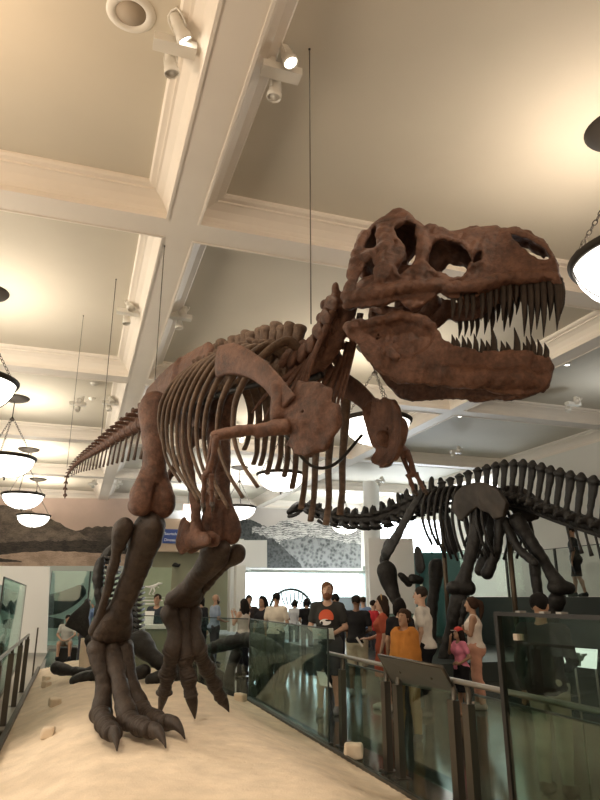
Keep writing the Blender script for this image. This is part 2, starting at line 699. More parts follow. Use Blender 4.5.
def coffer(x0, x1, y0, y1):
    """stepped crown moulding all round one coffer"""
    prof = [(-0.01, Z_BEAM - 0.012), (0.02, Z_BEAM - 0.012), (0.02, Z_BEAM + 0.05), (0.01, Z_BEAM + 0.065), (0.03, Z_BEAM + 0.12), (0.09, Z_BEAM + 0.20), (0.17, Z_BEAM + 0.255),
            (0.20, Z_BEAM + 0.26), (0.20, Z_BEAM + 0.285), (0.26, Z_BEAM + 0.295), (0.28, Z_BEAM + 0.32), (0.28, Z_PANEL + 0.01), (-0.01, Z_PANEL + 0.01)]
    vs, fs = [], []
    for o, z in prof:
        vs += [(x0 + o, y0 + o, z), (x1 - o, y0 + o, z), (x1 - o, y1 - o, z), (x0 + o, y1 - o, z)]
    n = len(prof)
    for i in range(n):
        j = (i + 1) % n
        for k in range(4):
            k2 = (k + 1) % 4
            fs.append((i * 4 + k, i * 4 + k2, j * 4 + k2, j * 4 + k))
    return MB().add(vs, fs, False)


ys = [YB] + BEAM_Y + [YF]
for i in range(len(xs) - 1):
    for j in range(len(ys) - 1):
        n_trim += 1
        hx0 = 0.20 if i else 0
        hx1 = 0.20 if i < len(xs) - 2 else 0
        struct('trim_%d' % n_trim, coffer(xs[i] + hx0, xs[i + 1] - hx1, ys[j] + (0.22 if j else 0), ys[j + 1] - (0.22 if j < len(ys) - 2 else 0)), M['beam'])
# ---------------------------------------------------------------- the tyrannosaur mount
def sand_h(x, y):
    def st(a, b, v):
        t = np.clip((v - a) / (b - a), 0, 1)
        return t * t * (3 - 2 * t)
    h = 0.30 * st(-0.75, 0.35, x) * (1 - 0.93 * st(1.7, 2.75, x))
    h = h + 0.02 * np.sin(x * 2.1 + y * 0.9) * st(-0.6, 0.2, x) * (1 - st(1.8, 2.6, x))
    return h + 0.01 * np.sin(3.3 * x - 2.2 * y) * st(-0.6, 0.2, x) * (1 - st(1.8, 2.6, x))


TF = Frame(-1.22, 6.85, 55)
REX = thing('dinosaur_skeleton', 'huge brown tyrannosaur skeleton striding with open toothy jaws on the sand bed', 'skeleton', (TF.o[0], TF.o[1], float(sand_h(*TF.o))), TF.rot)
Z0 = REX.location.z


def part(name, me, mat, mw=None):
    """a bone modelled in the body frame, hung on the mount"""
    o = link(name, me, mat, REX)
    base = Matrix.Translation((0, 0, -Z0))
    o.matrix_local = base if mw is None else base @ mw
    return o


def mirror_mesh(me, name):
    n = len(me.vertices)
    V = np.empty(n * 3, np.float32)
    me.vertices.foreach_get('co', V)
    V = V.reshape(-1, 3)
    V[:, 1] *= -1
    F = np.empty(len(me.loops), np.int32)
    me.loops.foreach_get('vertex_index', F)
    return raw_mesh(name, V, F.reshape(-1, 4)[:, ::-1])


def bone_box(pts, pad):
    P = np.array(pts)
    return P.min(0) - pad, P.max(0) + pad


# --- vertebra patterns (x forwards, z up, centrum at the origin)
def vertebra(kind, h=0.011, seed=1):
    v = Vox((-0.16, -0.34, -0.16), (0.16, 0.34, 0.56), h)
    if kind == 'dorsal':
        v.cap((-0.065, 0, 0), (0.065, 0, 0), 0.085, 0.085, 0.01)
        v.cap((-0.02, 0, 0), (0.02, 0, 0), 0.06, 0.06, 0.01)
        for sx in (-1, 1):
            v.cap((sx * 0.06, 0, 0), (sx * 0.07, 0, 0), 0.10, 0.10, 0.02, squash=((1, 0, 0), 0.3))
        v.cap((0, 0, 0.09), (0, 0, 0.16), 0.055, 0.05, 0.03)
        v.chain([(0, 0, 0.14), (-0.01, 0, 0.28), (-0.015, 0, 0.40)], [0.060, 0.062, 0.070], 0.02, squash=((0, 1, 0), 0.7))
        v.ell((-0.015, 0, 0.42), (0.072, 0.058, 0.048), 0.02)
        v.ell((0.02, 0.02, 0.43), (0.025, 0.025, 0.025), 0.02)
        v.ell((-0.04, -0.02, 0.44), (0.025, 0.025, 0.022), 0.02)
        for sy in (-1, 1):
            v.chain([(0, sy * 0.03, 0.14), (-0.02, sy * 0.15, 0.19), (-0.04, sy * 0.26, 0.22)], [0.04, 0.032, 0.03], 0.03)
            v.cap((0.06, sy * 0.05, 0.14), (0.10, sy * 0.05, 0.15), 0.028, 0.022, 0.03)
    elif kind == 'cervical':
        v.cap((-0.05, 0, 0), (0.05, 0, 0), 0.085, 0.085, 0.01)
        v.cap((0, 0, 0.07), (0, 0, 0.14), 0.07, 0.05, 0.03)
        v.chain([(0, 0, 0.12), (-0.02, 0, 0.22)], [0.05, 0.035], 0.03, squash=((0, 1, 0), 0.6))
        v.ell((-0.025, 0, 0.235), (0.034, 0.034, 0.028), 0.02)
        for sy in (-1, 1):
            v.chain([(0, sy * 0.04, 0.08), (-0.02, sy * 0.12, 0.10), (-0.05, sy * 0.17, 0.02)], [0.045, 0.045, 0.035], 0.03)
            v.cap((0.05, sy * 0.08, 0.11), (0.10, sy * 0.10, 0.13), 0.04, 0.03, 0.03)
            v.cap((-0.05, sy * 0.08, 0.13), (-0.11, sy * 0.10, 0.14), 0.04, 0.03, 0.03)
            v.ell((0.0, sy * 0.08, 0.0), (0.045, 0.03, 0.03), 0.02, 's')
    else:
        v.cap((-0.06, 0, 0), (0.06, 0, 0), 0.085, 0.085, 0.01)
        for sx in (-1, 1):
            v.cap((sx * 0.06, 0, 0), (sx * 0.07, 0, 0), 0.10, 0.10, 0.02, squash=((1, 0, 0), 0.3))
        v.chain([(0, 0, 0.08), (-0.04, 0, 0.20), (-0.075, 0, 0.30)], [0.055, 0.035, 0.032], 0.03, squash=((0, 1, 0), 0.55))
        for sy in (-1, 1):
            v.chain([(0, sy * 0.05, 0.05), (-0.03, sy * 0.16, 0.06), (-0.05, sy * 0.24, 0.05)], [0.035, 0.03, 0.024], 0.03, squash=((0, 0, 1), 0.6))
            v.cap((0.05, sy * 0.03, 0.11), (0.12, sy * 0.035, 0.13), 0.03, 0.022, 0.03)
    v.rough(0.0035, 45, seed)
    return v.mesh(kind + '_vertebra', relax=1)


class Spine:
    def __init__(s, pts, n=12):
        P = np.array(catmull(pts, n))
        s.P = P
        d = np.linalg.norm(np.diff(P, axis=0), axis=1)
        s.cum = np.concatenate([[0], np.cumsum(d)])
        s.L = s.cum[-1]

    def at(s, t):
        q = t * s.L
        p = Vector([np.interp(q, s.cum, s.P[:, i]) for i in range(3)])
        e = 0.05
        a = Vector([np.interp(min(q + e, s.L), s.cum, s.P[:, i]) for i in range(3)])
        b = Vector([np.interp(max(q - e, 0), s.cum, s.P[:, i]) for i in range(3)])
        return p, (a - b).normalized()

    def frame(s, t, sc=(1, 1, 1), roll=0.0, up=(0, 0, 1)):
        p, x = s.at(t)
        y = Vector(up).cross(x).normalized()
        z = x.cross(y)
        m = Matrix((x, y, z)).transposed().to_4x4()
        m.translation = p
        return m @ Matrix.Rotation(roll, 4, 'X') @ Matrix.Diagonal((*sc, 1))


DORSAL = [vertebra('dorsal', seed=i) for i in (1, 2, 3)]
CERV = [vertebra('cervical', seed=i) for i in (4, 5)]
CAUD = [vertebra('caudal', seed=i) for i in (6, 7)]
OCC = (2.70, 0.10, 3.90)
trunk = Spine([(0.50, 0, 3.74), (1.1, 0, 3.68), (1.64, 0, 3.60), (2.05, 0, 3.46)])
neck = Spine([(2.08, 0, 3.45), (2.28, 0.01, 3.42), (2.47, 0.03, 3.50), (2.60, 0.06, 3.68), OCC])
tail = Spine([(-0.62, 0, 3.73), (-1.93, 0, 3.76), (-3.15, 0, 3.73), (-4.12, 0, 3.70), (-4.70, 0, 3.58), (-4.86, 0.02, 3.40), (-4.90, 0.04, 3.22)])
NT = 13
for i in range(NT):
    part('dorsal_vertebra', DORSAL[i % 3], M['bone_top'], trunk.frame((i + 0.5) / NT, (0.84, 0.95, 0.98 - 0.010 * i + (0.0, 0.05, -0.04, 0.02)[i % 4]), (0.0, 0.04, -0.04, 0.02, -0.02)[i % 5]))
NC = 7
for i in range(NC):
    t = (i + 0.5) / NC
    part('cervical_vertebra', CERV[i % 2], M['bone'], neck.frame(t, (1.15, 0.95 - 0.1 * t, 1.0)))
NK = 27
pos, q = [], 0.0
lens = [0.22 * (0.945 ** i) + 0.05 for i in range(NK)]
tot = sum(lens)
for i in range(NK):
    t = (q + lens[i] / 2) / tot
    q += lens[i]
    k = max(0.14, 1.18 * (1 - t) ** 0.80)
    fr = tail.frame(1e-3 + t * 0.998, (-lens[i] / tot * tail.L / 0.19, -k, k))
    part('caudal_vertebra', CAUD[i % 2], M['bone'], fr)
    if i < 21:
        L = 0.40 * (1 - t) ** 0.8 + 0.03
        p, x = tail.at(t)
        d = Vector((-0.35 * L, 0, -L))
        mb = MB()
        p = p + Vector((0, 0, -0.085 * k))
        mb.tube([p, p + d * 0.5, p + d], [0.022 * k + 0.006, 0.018 * k + 0.006, 0.03 * k + 0.006], 3, 7, flat=0.6, up=(1, 0, 0))
        part('chevron_bone', mb.mesh(), M['rib'])

# sacrum: fused vertebrae between the hip blades
v = Vox((-0.8, -0.25, 3.5), (0.7, 0.25, 4.25), 0.015)
v.chain([(-0.7, 0, 3.73), (0, 0, 3.72), (0.6, 0, 3.74)], 0.095, 0.02)
for i in range(6):
    a = -0.6 + i * 0.22
    v.chain([(a, 0, 3.75), (a, 0, 4.02)], [0.09, 0.08], 0.02, squash=((0, 1, 0), 0.35))
    for sy in (-1, 1):
        v.chain([(a, 0, 3.78), (a, sy * 0.17, 3.85)], [0.06, 0.05], 0.03)
v.rough(0.004, 35, 3)
part('sacrum', v.mesh('sacrum', relax=1), M['bone'])

# ilium: broad hip blade, one each side
iL = [(-0.90, 3.86), (-0.78, 4.03), (-0.40, 4.10), (0.09, 4.13), (0.50, 4.14), (0.76, 4.12), (0.88, 3.98), (0.84, 3.84), (0.66, 3.70), (0.42, 3.60), (0.30, 3.40), (0.12, 3.36),
      (0.10, 3.52), (-0.05, 3.57), (-0.16, 3.50), (-0.22, 3.34), (-0.38, 3.38), (-0.44, 3.56), (-0.66, 3.66)]
v = Vox((-1.0, -0.42, 3.2), (1.0, -0.08, 4.25), 0.013)
def ilium_f(x, y, z):
    d2 = poly_sdf(iL, x[:, 0, :] + 0 * z[0, 0][None, :], z[:, 0, :] + 0 * x[:, 0, :])[:, None, :]
    yc = -0.22 - 0.10 * np.clip((3.75 - z) / 0.4, 0, 1) + 0.05 * np.clip((z - 3.9) / 0.25, 0, 1)
    th = 0.030 + 0.05 * np.clip((3.75 - z) / 0.35, 0, 1)
    a = np.abs(y - yc) - th
    return np.maximum(d2, a) + 0.0
v.func((-1.0, -0.42, 3.2), (1.0, -0.08, 4.25), ilium_f)
v.chain([(0.1, -0.27, 3.60), (0.05, -0.24, 3.85), (0.1, -0.22, 4.08)], [0.05, 0.035, 0.03], 0.05)
v.rough(0.005, 26, 5)
me = v.mesh('ilium', relax=2)
part('ilium', me, M['bone'])
part('ilium', mirror_mesh(me, 'ilium'), M['bone'])
# pubis pair with its boot, ischium pair
for sg in (-1, 1):
    v = Vox((-0.45, -0.34, 1.85), (0.75, 0.34, 3.6), 0.014)
    pa, pb, pc = TF.plane(200, 475, 0.0), TF.plane(202, 508, 0.0), TF.plane(199, 537, 0.0)
    v.chain([(0.20, sg * 0.22, 3.48), (pa.x, sg * 0.12, pa.z), (pb.x, sg * 0.065, pb.z), (pc.x, sg * 0.05, pc.z)], [0.085, 0.05, 0.045, 0.06], 0.03)
    bt = TF.plane(188, 536, 0.0)
    v.ell((bt.x, sg * 0.05, bt.z), (0.14, 0.055, 0.19), 0.03)
    v.chain([(bt.x, sg * 0.05, bt.z - 0.06), (pc.x, sg * 0.05, pc.z - 0.02), (pc.x + 0.28, sg * 0.05, pc.z - 0.05)], [0.10, 0.08, 0.06], 0.04, squash=((0, 1, 0), 0.55))
    v.rough(0.004, 32, 8)
    part('pubis', v.mesh('pubis', relax=1), M['bone'])
    v = Vox((-1.15, -0.34, 2.4), (0.0, 0.34, 3.6), 0.015)
    v.chain([(-0.28, sg * 0.22, 3.42), (-0.55, sg * 0.12, 3.1), (-0.80, sg * 0.06, 2.80), (-0.98, sg * 0.04, 2.58)], [0.08, 0.045, 0.035, 0.045], 0.03)
    v.rough(0.003, 32, 9)
    part('ischium', v.mesh('ischium', relax=1), M['bone'])


# --- hind legs
def femur(hip, knee, sg, seed, q=1.0):
    hip, knee = Vector(hip), Vector(knee)
    lo, hi = bone_box([hip, knee], 0.34)
    v = Vox(lo, hi, 0.014)
    L = knee - hip
    out = Vector((0, sg, 0))
    P = lambda t, a=0, o=0: hip + L * t + Vector((a, sg * o, 0))
    v.chain([P(0.0, 0, 0.03), P(0.12, 0.0, 0.04), P(0.35, 0.03, 0.02), P(0.6, 0.03, 0), P(0.85, 0, 0)], [0.14 * q, 0.145 * q, 0.125 * q, 0.12 * q, 0.14 * q], 0.03)
    v.cap(P(0.02, 0, 0.0), P(0.0, 0.0, -0.15), 0.11 * q, 0.10 * q, 0.05)          # head into the socket
    v.cap(P(0.02, 0.05, 0.05), P(0.14, 0.08, 0.05), 0.075, 0.05, 0.05)      # trochanter
    for o in (-0.115 * q, 0.115 * q):
        v.chain([P(0.72, 0.02, o * 0.6), P(0.9, 0.05, o), P(0.985, 0.05, o)], [0.09 * q, 0.115 * q, 0.105 * q], 0.035)
        v.ell(P(0.96, -0.08, o * 0.9), (0.11 * q, 0.095 * q, 0.11 * q), 0.04)
    v.cap(P(0.80, 0.13, 0), P(1.0, 0.15, 0), 0.02, 0.05, 0.04, 's')
    v.rough(0.005, 22, seed)
    part('femur', v.mesh('femur', relax=1), M['bone'])


def lower_leg(knee, ankle, sg, seed, q=1.0):
    knee, ankle = Vector(knee), Vector(ankle)
    lo, hi = bone_box([knee, ankle], 0.34)
    v = Vox(lo, hi, 0.014)
    L = ankle - knee
    P = lambda t, a=0, o=0, z=0: knee + L * t + Vector((a, sg * o, z))
    v.chain([P(0.02, 0, -0.03), P(0.15, 0.02, -0.02), P(0.4, 0.02, -0.02), P(0.7, 0, -0.01), P(0.97, 0, 0)], [0.16 * q, 0.155 * q, 0.125 * q, 0.115 * q, 0.14 * q], 0.03)
    v.cap(P(0.0, 0.10, -0.02), P(0.28, 0.09, -0.02), 0.08, 0.03, 0.05)       # cnemial crest
    v.cap(P(0.02, -0.06, -0.08), P(0.1, -0.05, -0.06), 0.10, 0.07, 0.05)
    for o in (-0.09, 0.09):
        v.cap(P(0.86, 0.02, o * 0.8), P(0.99, 0.02, o * 1.2), 0.10, 0.11, 0.04)
    v.rough(0.0045, 22, seed)
    part('tibia', v.mesh('tibia', relax=1), M['leg_bone'])
    v = Vox(lo, hi, 0.012)
    F = lambda t, o: P(t, -0.03, o)
    v.chain([F(0.02, 0.23), F(0.08, 0.24), F(0.22, 0.225), F(0.5, 0.20), F(0.8, 0.18), F(0.96, 0.19)], [0.085, 0.095, 0.06, 0.045, 0.045, 0.065], 0.02)
    v.rough(0.004, 26, seed + 1)
    part('fibula', v.mesh('fibula', relax=1), M['leg_bone'])
    v = Vox(ankle + Vector((-0.25, -0.25, -0.2)), ankle + Vector((0.25, 0.25, 0.2)), 0.012)
    d = L.normalized() * 0.06
    for o in (-0.12, 0, 0.12):
        v.ell(ankle + d + Vector((0.01, o, 0)), (0.11, 0.085, 0.055), 0.04)
    v.rough(0.004, 30, seed + 2)
    part('ankle_bone', v.mesh('ankle_bone', relax=1), M['leg_bone'])


def phalanx_mesh(seed):
    v = Vox((-0.2, -0.2, -0.2), (1.2, 0.2, 0.2), 0.02)
    v.chain([(0.08, 0, 0), (0.5, 0, -0.01), (0.92, 0, 0)], [0.15, 0.105, 0.13], 0.03)
    v.cap((0.02, -0.06, 0), (0.02, 0.06, 0), 0.12, 0.12, 0.05)
    v.cap((0.95, -0.06, 0), (0.95, 0.06, 0), 0.10, 0.10, 0.05)
    v.rough(0.004, 11, seed)
    return v.mesh('toe_bone', relax=2)


PHAL = [phalanx_mesh(i) for i in (1, 2)]


def seg_matrix(a, b, thick, up=(0, 0, 1)):
    a, b = Vector(a), Vector(b)
    x = b - a
    L = x.length
    x.normalize()
    y = Vector(up).cross(x).normalized()
    z = x.cross(y)
    m = Matrix((x, y, z)).transposed().to_4x4()
    m.translation = a
    return m @ Matrix.Diagonal((L, thick, thick, 1))


def claw_mb(a, b, r, drop):
    """a thick hooked claw, blunt-based and curving down to its point"""
    a, b = Vector(a), Vector(b)
    d = b - a
    pts = [a - d * 0.15, a + Vector((0, 0, drop * 0.25)), a + d * 0.35 + Vector((0, 0, drop)), a + d * 0.72 + Vector((0, 0, drop * 0.85)), b]
    return MB().tube(pts, [r * 0.9, r, r * 0.95, r * 0.85, r * 0.62, r * 0.36, r * 0.10], 6, 12, flat=0.74)


def foot(ankle, mtps, tips, sg, seed, lens=(3, 3, 4), arch=0.05):
    """three metatarsals side by side, then a chain of toe bones and a claw for each"""
    ankle = Vector(ankle)
    for j, (mt, tip) in enumerate(zip(mtps, tips)):
        mt, tip = Vector(mt), Vector(tip)
        o = (j - 1) * 0.15 * sg
        top = ankle + Vector((0.0, o, -0.06))
        lo, hi = bone_box([top, mt], 0.2)
        v = Vox(lo, hi, 0.012)
        bow = (top + mt) / 2 + Vector((0.03, -o * 0.25, 0))
        v.chain([top, bow, mt], [0.098, 0.080, 0.092], 0.02)
        v.cap(top + Vector((-0.05, 0, 0)), top + Vector((0.05, 0, 0)), 0.075, 0.075, 0.03)
        v.ell(mt, (0.10, 0.085, 0.095), 0.04)
        v.ell(mt + Vector((0.0, 0, 0.05)), (0.085, 0.08, 0.09), 0.05)
        v.rough(0.004, 24, seed + j)
        part('metatarsal', v.mesh('metatarsal', relax=1), M['leg_bone'])
        n = lens[j]
        d = tip - mt
        if arch > 0:      # the toe drops from its knuckle, then runs along the sand
            path = Spine([mt, Vector((*(mt + d * 0.36).xy, tip.z + 0.085)), Vector((*(mt + d * 0.70).xy, tip.z + 0.085)), Vector((*(mt + d * 0.88).xy, tip.z + 0.075)), tip], 6)
        else:
            path = Spine([mt, mt + d * 0.35, mt + d * 0.7 + Vector((0, 0, -0.02)), tip], 6)
        kn = [i / n for i in range(n)]
        w = [0.84 ** i for i in range(n)]
        w[-1] *= 1.4
        cs = np.concatenate([[0], np.cumsum(w)]) / sum(w)
        for i in range(n):
            a, _ = path.at(min(1, cs[i] + 0.01))
            b, _ = path.at(min(1, cs[i + 1]))
            if i < n - 1:
                part('toe_bone', PHAL[(i + j) % 2], M['leg_bone'], seg_matrix(a, b, 0.68 * 0.9 ** i))
        a, _ = path.at(min(1, cs[n - 1] + 0.03))
        c = claw_mb(a, tip, 0.072, 0.045 if arch > 0 else 0.02)
        part('toe_claw', c.mesh(), M['leg_bone'])


hipR, hipL = (-0.08, -0.36, 3.62), (-0.06, 0.36, 3.50)
kneeR = (-0.04, -0.38, 2.47)
femur(hipR, kneeR, -1, 11)
kneeL = TF.plane(222, 540, 0.38)
femur(hipL, kneeL + Vector((0, 0, 0.02)), 1, 12, 0.80)
ankR, ankL = Vector((-0.88, -0.38, 1.22)), TF.plane(182, 600, 0.38)
lower_leg(Vector(kneeR) + Vector((-0.02, 0, -0.16)), ankR, -1, 13)
lower_leg(kneeL + Vector((-0.03, 0, -0.10)), ankL, 1, 14, 0.92)


def toe_tip(px, py):
    z = 0.3
    for _ in range(4):
        w = at_z(px, py, z)
        z = float(sand_h(w.x, w.y)) + 0.035
    return TF.loc(at_z(px, py, z))


def mtp(px, py, l):
    return TF.plane(px, py, l)


gz = lambda x, y, z: TF.loc(at_z(x, y, z))
foot(ankR + Vector((0, 0, -0.08)), [gz(139, 708, 0.50), gz(127, 719, 0.46), gz(101, 713, 0.48)], [toe_tip(185, 739), toe_tip(166, 748), toe_tip(117, 751)], -1, 20, arch=0.04)
foot(ankL + Vector((0, 0, -0.08)), [mtp(173, 650, 0.24), mtp(185, 655, 0.38), mtp(197, 648, 0.52)], [toe_tip(159, 716), toe_tip(195, 719), toe_tip(229, 712)], 1, 30, arch=0.0)

# --- ribs
NR = 11
rnd = random.Random(4)
for i in range(NR):
    t = (i + 0.5) / NR
    p, x = trunk.at(min(1, 0.04 + 1.02 * t))
    s, zc = p.x + max(0, t - 0.8) * 1.4, p.z
    lf0 = np.interp(t, [0, 0.12, 0.35, 0.6, 0.78, 1.0], [0.62, 0.84, 0.97, 1.0, 0.97, 0.80])
    wd0 = 0.86 + 0.28 * math.sin(math.pi * (0.2 + 0.65 * t))
    for sg in (-1, 1):
        j = rnd.uniform(-0.03, 0.03)
        lf, wd = lf0 * rnd.uniform(0.96, 1.04), wd0
        if sg > 0:
            lf *= np.interp(t, [0, 0.55, 0.7, 1.0], [0.74, 0.74, 1.06, 1.16])
            wd *= np.interp(t, [0, 0.55, 0.8, 1.0], [1.0, 1.0, 1.18, 1.22])
        bk = np.interp(t, [0, 0.4, 1.0], [0.12, 0.14, 0.26])
        pts = [(s + 0.01, sg * 0.08, zc + 0.06), (s - 0.02, sg * 0.22 * wd, zc + 0.15), (s - 0.07 - bk * 0.3, sg * 0.40 * wd, zc - 0.02),
               (s - 0.10 - bk * 0.8, sg * 0.50 * wd, zc - 0.36 * lf), (s - 0.10 - bk, sg * 0.50 * wd, zc - 0.72 * lf), (s - 0.04 - bk + j, sg * 0.45 * wd, zc - 1.02 * lf), (s + 0.06 - bk + j, sg * 0.36 * wd, zc - 1.26 * lf)]
        mb = MB().tube(pts, [0.044, 0.058, 0.054, 0.046, 0.036, 0.031, 0.028, 0.030], 6, 8, flat=0.55, up=(1, 0, 0.2))
        part('rib', mb.mesh(), M['rib'])
# neck ribs: long splints that trail back under the neck
for i in range(1, NC):
    p, x = neck.at((i + 0.5) / NC)
    for sg in (-1, 1):
        a = p + Vector((0, sg * 0.13, -0.03))
        b = a - x * 0.30 + Vector((-0.03, sg * 0.05, -0.12))
        c = a - x * 0.52 + Vector((-0.04, sg * 0.06, -0.24))
        part('neck_rib', MB().tube([a, b, c], [0.034, 0.022, 0.010], 5, 7, flat=0.7).mesh(), M['bone'])
# --- shoulder: long blade and coracoid plate, mirrored
blade = [TF.plane(q[0], q[1], -0.60, 0.125, 1.45) for q in ((218, 362), (232, 359), (252, 366), (268, 378), (282, 396), (287, 406))]
mb = MB().tube(blade, [0.145, 0.135, 0.10, 0.088, 0.09, 0.115], 5, 12, flat=0.22, up=(0.35, 0, 0.94))
sc = mb.mesh('scapula')
part('scapula', sc, M['bone'])


def mirrored(mb_me, name):
    me = mb_me.copy()
    me.name = name
    for v in me.vertices:
        v.co.y *= -1
    me.flip_normals()
    return me


part('scapula', mirrored(sc, 'scapula'), M['bone'])
cpx = [(281, 390), (284, 402), (290, 386), (296, 380), (300, 384), (309, 381), (320, 383), (328, 390), (331, 399), (336, 403), (337, 415), (336, 428), (329, 440), (322, 450), (313, 452), (303, 455), (292, 452), (285, 445), (289, 436), (285, 427), (282, 415), (279, 402)]
K, A0, L0 = 0.22, 2.6, -0.42
cp = [TF.plane(x, y, L0, K, A0) for x, y in cpx]
chole = TF.plane(308, 413, L0, K, A0)
v = Vox((2.35, -0.62, 2.4), (3.2, -0.2, 3.25), 0.010)
cpoly = [(p.x, p.z) for p in cp]
def corac_f(x, y, z):
    d2 = poly_sdf(cpoly, x[:, 0, :] + 0 * z[0], z[0] + 0 * x[:, 0, :])[:, None, :]
    d2 = np.maximum(d2, 0.022 - np.sqrt((x - chole.x) ** 2 + (z - chole.z) ** 2))
    bow = 0.06 * ((x - 2.77) ** 2 + (z - 2.82) ** 2) / 0.09
    return np.maximum(d2, np.abs(y - (L0 + K * (x - A0)) - bow + 0.02) - 0.026)
v.func((2.35, -0.62, 2.4), (3.2, -0.2, 3.25), corac_f)
v.cap(cp[0] + Vector((0, -0.02, 0)), cp[-2] + Vector((0, -0.03, 0)), 0.07, 0.06, 0.05)
v.rough(0.006, 34, 2)
me = v.mesh('coracoid', relax=1)
part('coracoid', me, M['bone'])
part('coracoid', mirror_mesh(me, 'coracoid'), M['bone'])

# --- the small arms
def arm(sh, el, wr, hand, sg):
    sh, el, wr, hand = map(Vector, (sh, el, wr, hand))
    lo, hi = bone_box([sh, el], 0.15)
    v = Vox(lo, hi, 0.010)
    mid = (sh + el) / 2 + Vector((0, 0, 0.015))
    v.chain([sh, mid, el], [0.058, 0.034, 0.044], 0.02)
    v.cap(sh + (el - sh) * 0.12, sh + (el - sh) * 0.38 + Vector((0, 0, -0.035)), 0.045, 0.03, 0.03)
    v.rough(0.004, 36, 3)
    part('humerus', v.mesh('humerus', relax=1), M['bone'])
    for o, r in ((0.024, 0.021), (-0.022, 0.017)):
        q = Vector((o, 0, 0))
        mb = MB().tube([el + q, (el + wr) / 2 + q * 1.3, wr + q * 0.7], [r * 1.5, r, r * 1.2], 5, 9)
        part('forearm_bone', mb.mesh(), M['bone'])
    part('wrist_bone', MB().lathe([(0.001, -0.03), (0.03, -0.022), (0.04, 0), (0.03, 0.022), (0.001, 0.03)], 12, wr).mesh(), M['bone'])
    d = hand - wr
    for o in (-0.028, 0.028):
        q = Vector((o, o * 0.4, 0))
        a, b, c = wr + q, wr + q * 1.2 + d * 0.45, wr + q * 1.4 + d * 0.78
        part('finger_bone', MB().tube([a, (a + b) / 2, b], [0.026, 0.016, 0.022], 4, 8).mesh(), M['bone'])
        part('finger_bone', MB().tube([b, (b + c) / 2, c], [0.021, 0.014, 0.018], 4, 8).mesh(), M['bone'])
        part('finger_claw', MB().tube([c, c + d * 0.12 + Vector((0.02, 0, 0)), c + d * 0.24], [0.02, 0.014, 0.002], 4, 8).mesh(), M['leg_bone'])


LA = -0.86
arm(TF.plane(285, 427, -0.46), TF.plane(215, 436, LA), TF.plane(208, 474, LA), TF.plane(207, 512, LA + 0.03), -1)
arm(TF.plane(383, 438, 0.36), TF.plane(404, 452, 0.52), TF.plane(412, 474, 0.56), TF.plane(421, 496, 0.58), 1)
# curved steel support under the shoulders and a strap on the near thigh
part('support_rod', MB().tube([TF.plane(285, 435, -0.30), TF.plane(310, 465, -0.1), TF.plane(335, 464, 0.1), TF.plane(362, 435, 0.34)], 0.013, 6, 8).mesh(), M['black'])
part('support_rod', MB().tube([(-0.6, 0, 3.60), (0.6, 0, 3.60), (1.64, 0, 3.46), (2.1, 0, 3.32), (2.4, 0.02, 3.32)], 0.03, 6, 8).mesh(), M['black'])
sp = Vector(hipR) + (Vector(kneeR) - Vector(hipR)) * 0.25
part('strap', MB().lathe([(0.122, -0.012), (0.132, -0.012), (0.132, 0.012), (0.122, 0.012)], 24, sp + Vector((0.01, -0.02, 0)), closed=True).mesh(), M['black'])

# --- skull and jaw, modelled in their own frame
SF = Frame(0.5, 4.65, 20)
SKM = Matrix.Translation((*TF.loc((SF.o[0], SF.o[1], 0)).xy, 0)) @ Matrix.Rotation(SF.rot - TF.rot, 4, 'Z')


def half_w(u):
    t = np.clip((1.43 - u) / 1.43, 0, 1)
    return 0.11 + 0.25 * t * t * (3 - 2 * t)


OUT = [(0.238, 4.413), (0.300, 4.418), (0.356, 4.422), (0.43, 4.385), (0.5, 4.331), (0.56, 4.28), (0.702, 4.212), (0.846, 4.22), (0.988, 4.212), (1.159, 4.181), (1.281, 4.150), (1.381, 4.073), (1.443, 3.944),
       (1.473, 3.813), (1.48, 3.689), (1.36, 3.727), (1.211, 3.747), (1.073, 3.735), (0.962, 3.696), (0.867, 3.649), (0.774, 3.642), (0.689, 3.664), (0.639, 3.702), (0.607, 3.679), (0.542, 3.629),
       (0.431, 3.592), (0.34, 3.66), (0.21, 3.636), (0.045, 3.631), (-0.041, 3.645), (-0.057, 3.691), (-0.001, 3.867), (0.022, 4.09), (0.061, 4.256), (0.14, 4.36)]
HOLES = [
    [(0.602, 4.10), (0.667, 4.135), (0.804, 4.071), (0.866, 3.975), (0.856, 3.92), (0.787, 3.832), (0.709, 3.829), (0.609, 3.878), (0.559, 3.936), (0.580, 4.03)],
    [(0.881, 3.918), (0.905, 3.99), (0.952, 4.010), (0.930, 3.930)],
    [(1.154, 4.126), (1.273, 4.080), (1.384, 3.970), (1.407, 3.89), (1.348, 3.900), (1.264, 3.965), (1.18, 4.05)],
    [(0.332, 4.239), (0.422, 4.320), (0.486, 4.265), (0.491, 4.048), (0.443, 3.916), (0.366, 3.864), (0.335, 3.924), (0.414, 3.995), (0.402, 4.094), (0.354, 4.167)],
    [(0.095, 4.19), (0.125, 4.255), (0.185, 4.30), (0.200, 4.20), (0.185, 4.09), (0.085, 4.10)],
    [(0.035, 3.775), (0.060, 3.904), (0.110, 3.99), (0.170, 4.01), (0.190, 3.944), (0.175, 3.82), (0.100, 3.765)]]
lift = lambda P: [(u, z + 0.15 * max(0.0, z - 3.86) * min(1.0, 0.55 + u * 0.5)) for u, z in P]
OUT = lift(OUT)
HOLES = [lift(hp) for hp in HOLES]
TOPX = [0.0, 0.061, 0.14, 0.238, 0.356, 0.5, 0.56, 0.702, 0.846, 0.988, 1.159, 1.281, 1.381, 1.443, 1.48]
TOPZ = [4.10, 4.256, 4.36, 4.413, 4.422, 4.331, 4.28, 4.212, 4.22, 4.212, 4.181, 4.150, 4.073, 3.944, 3.69]
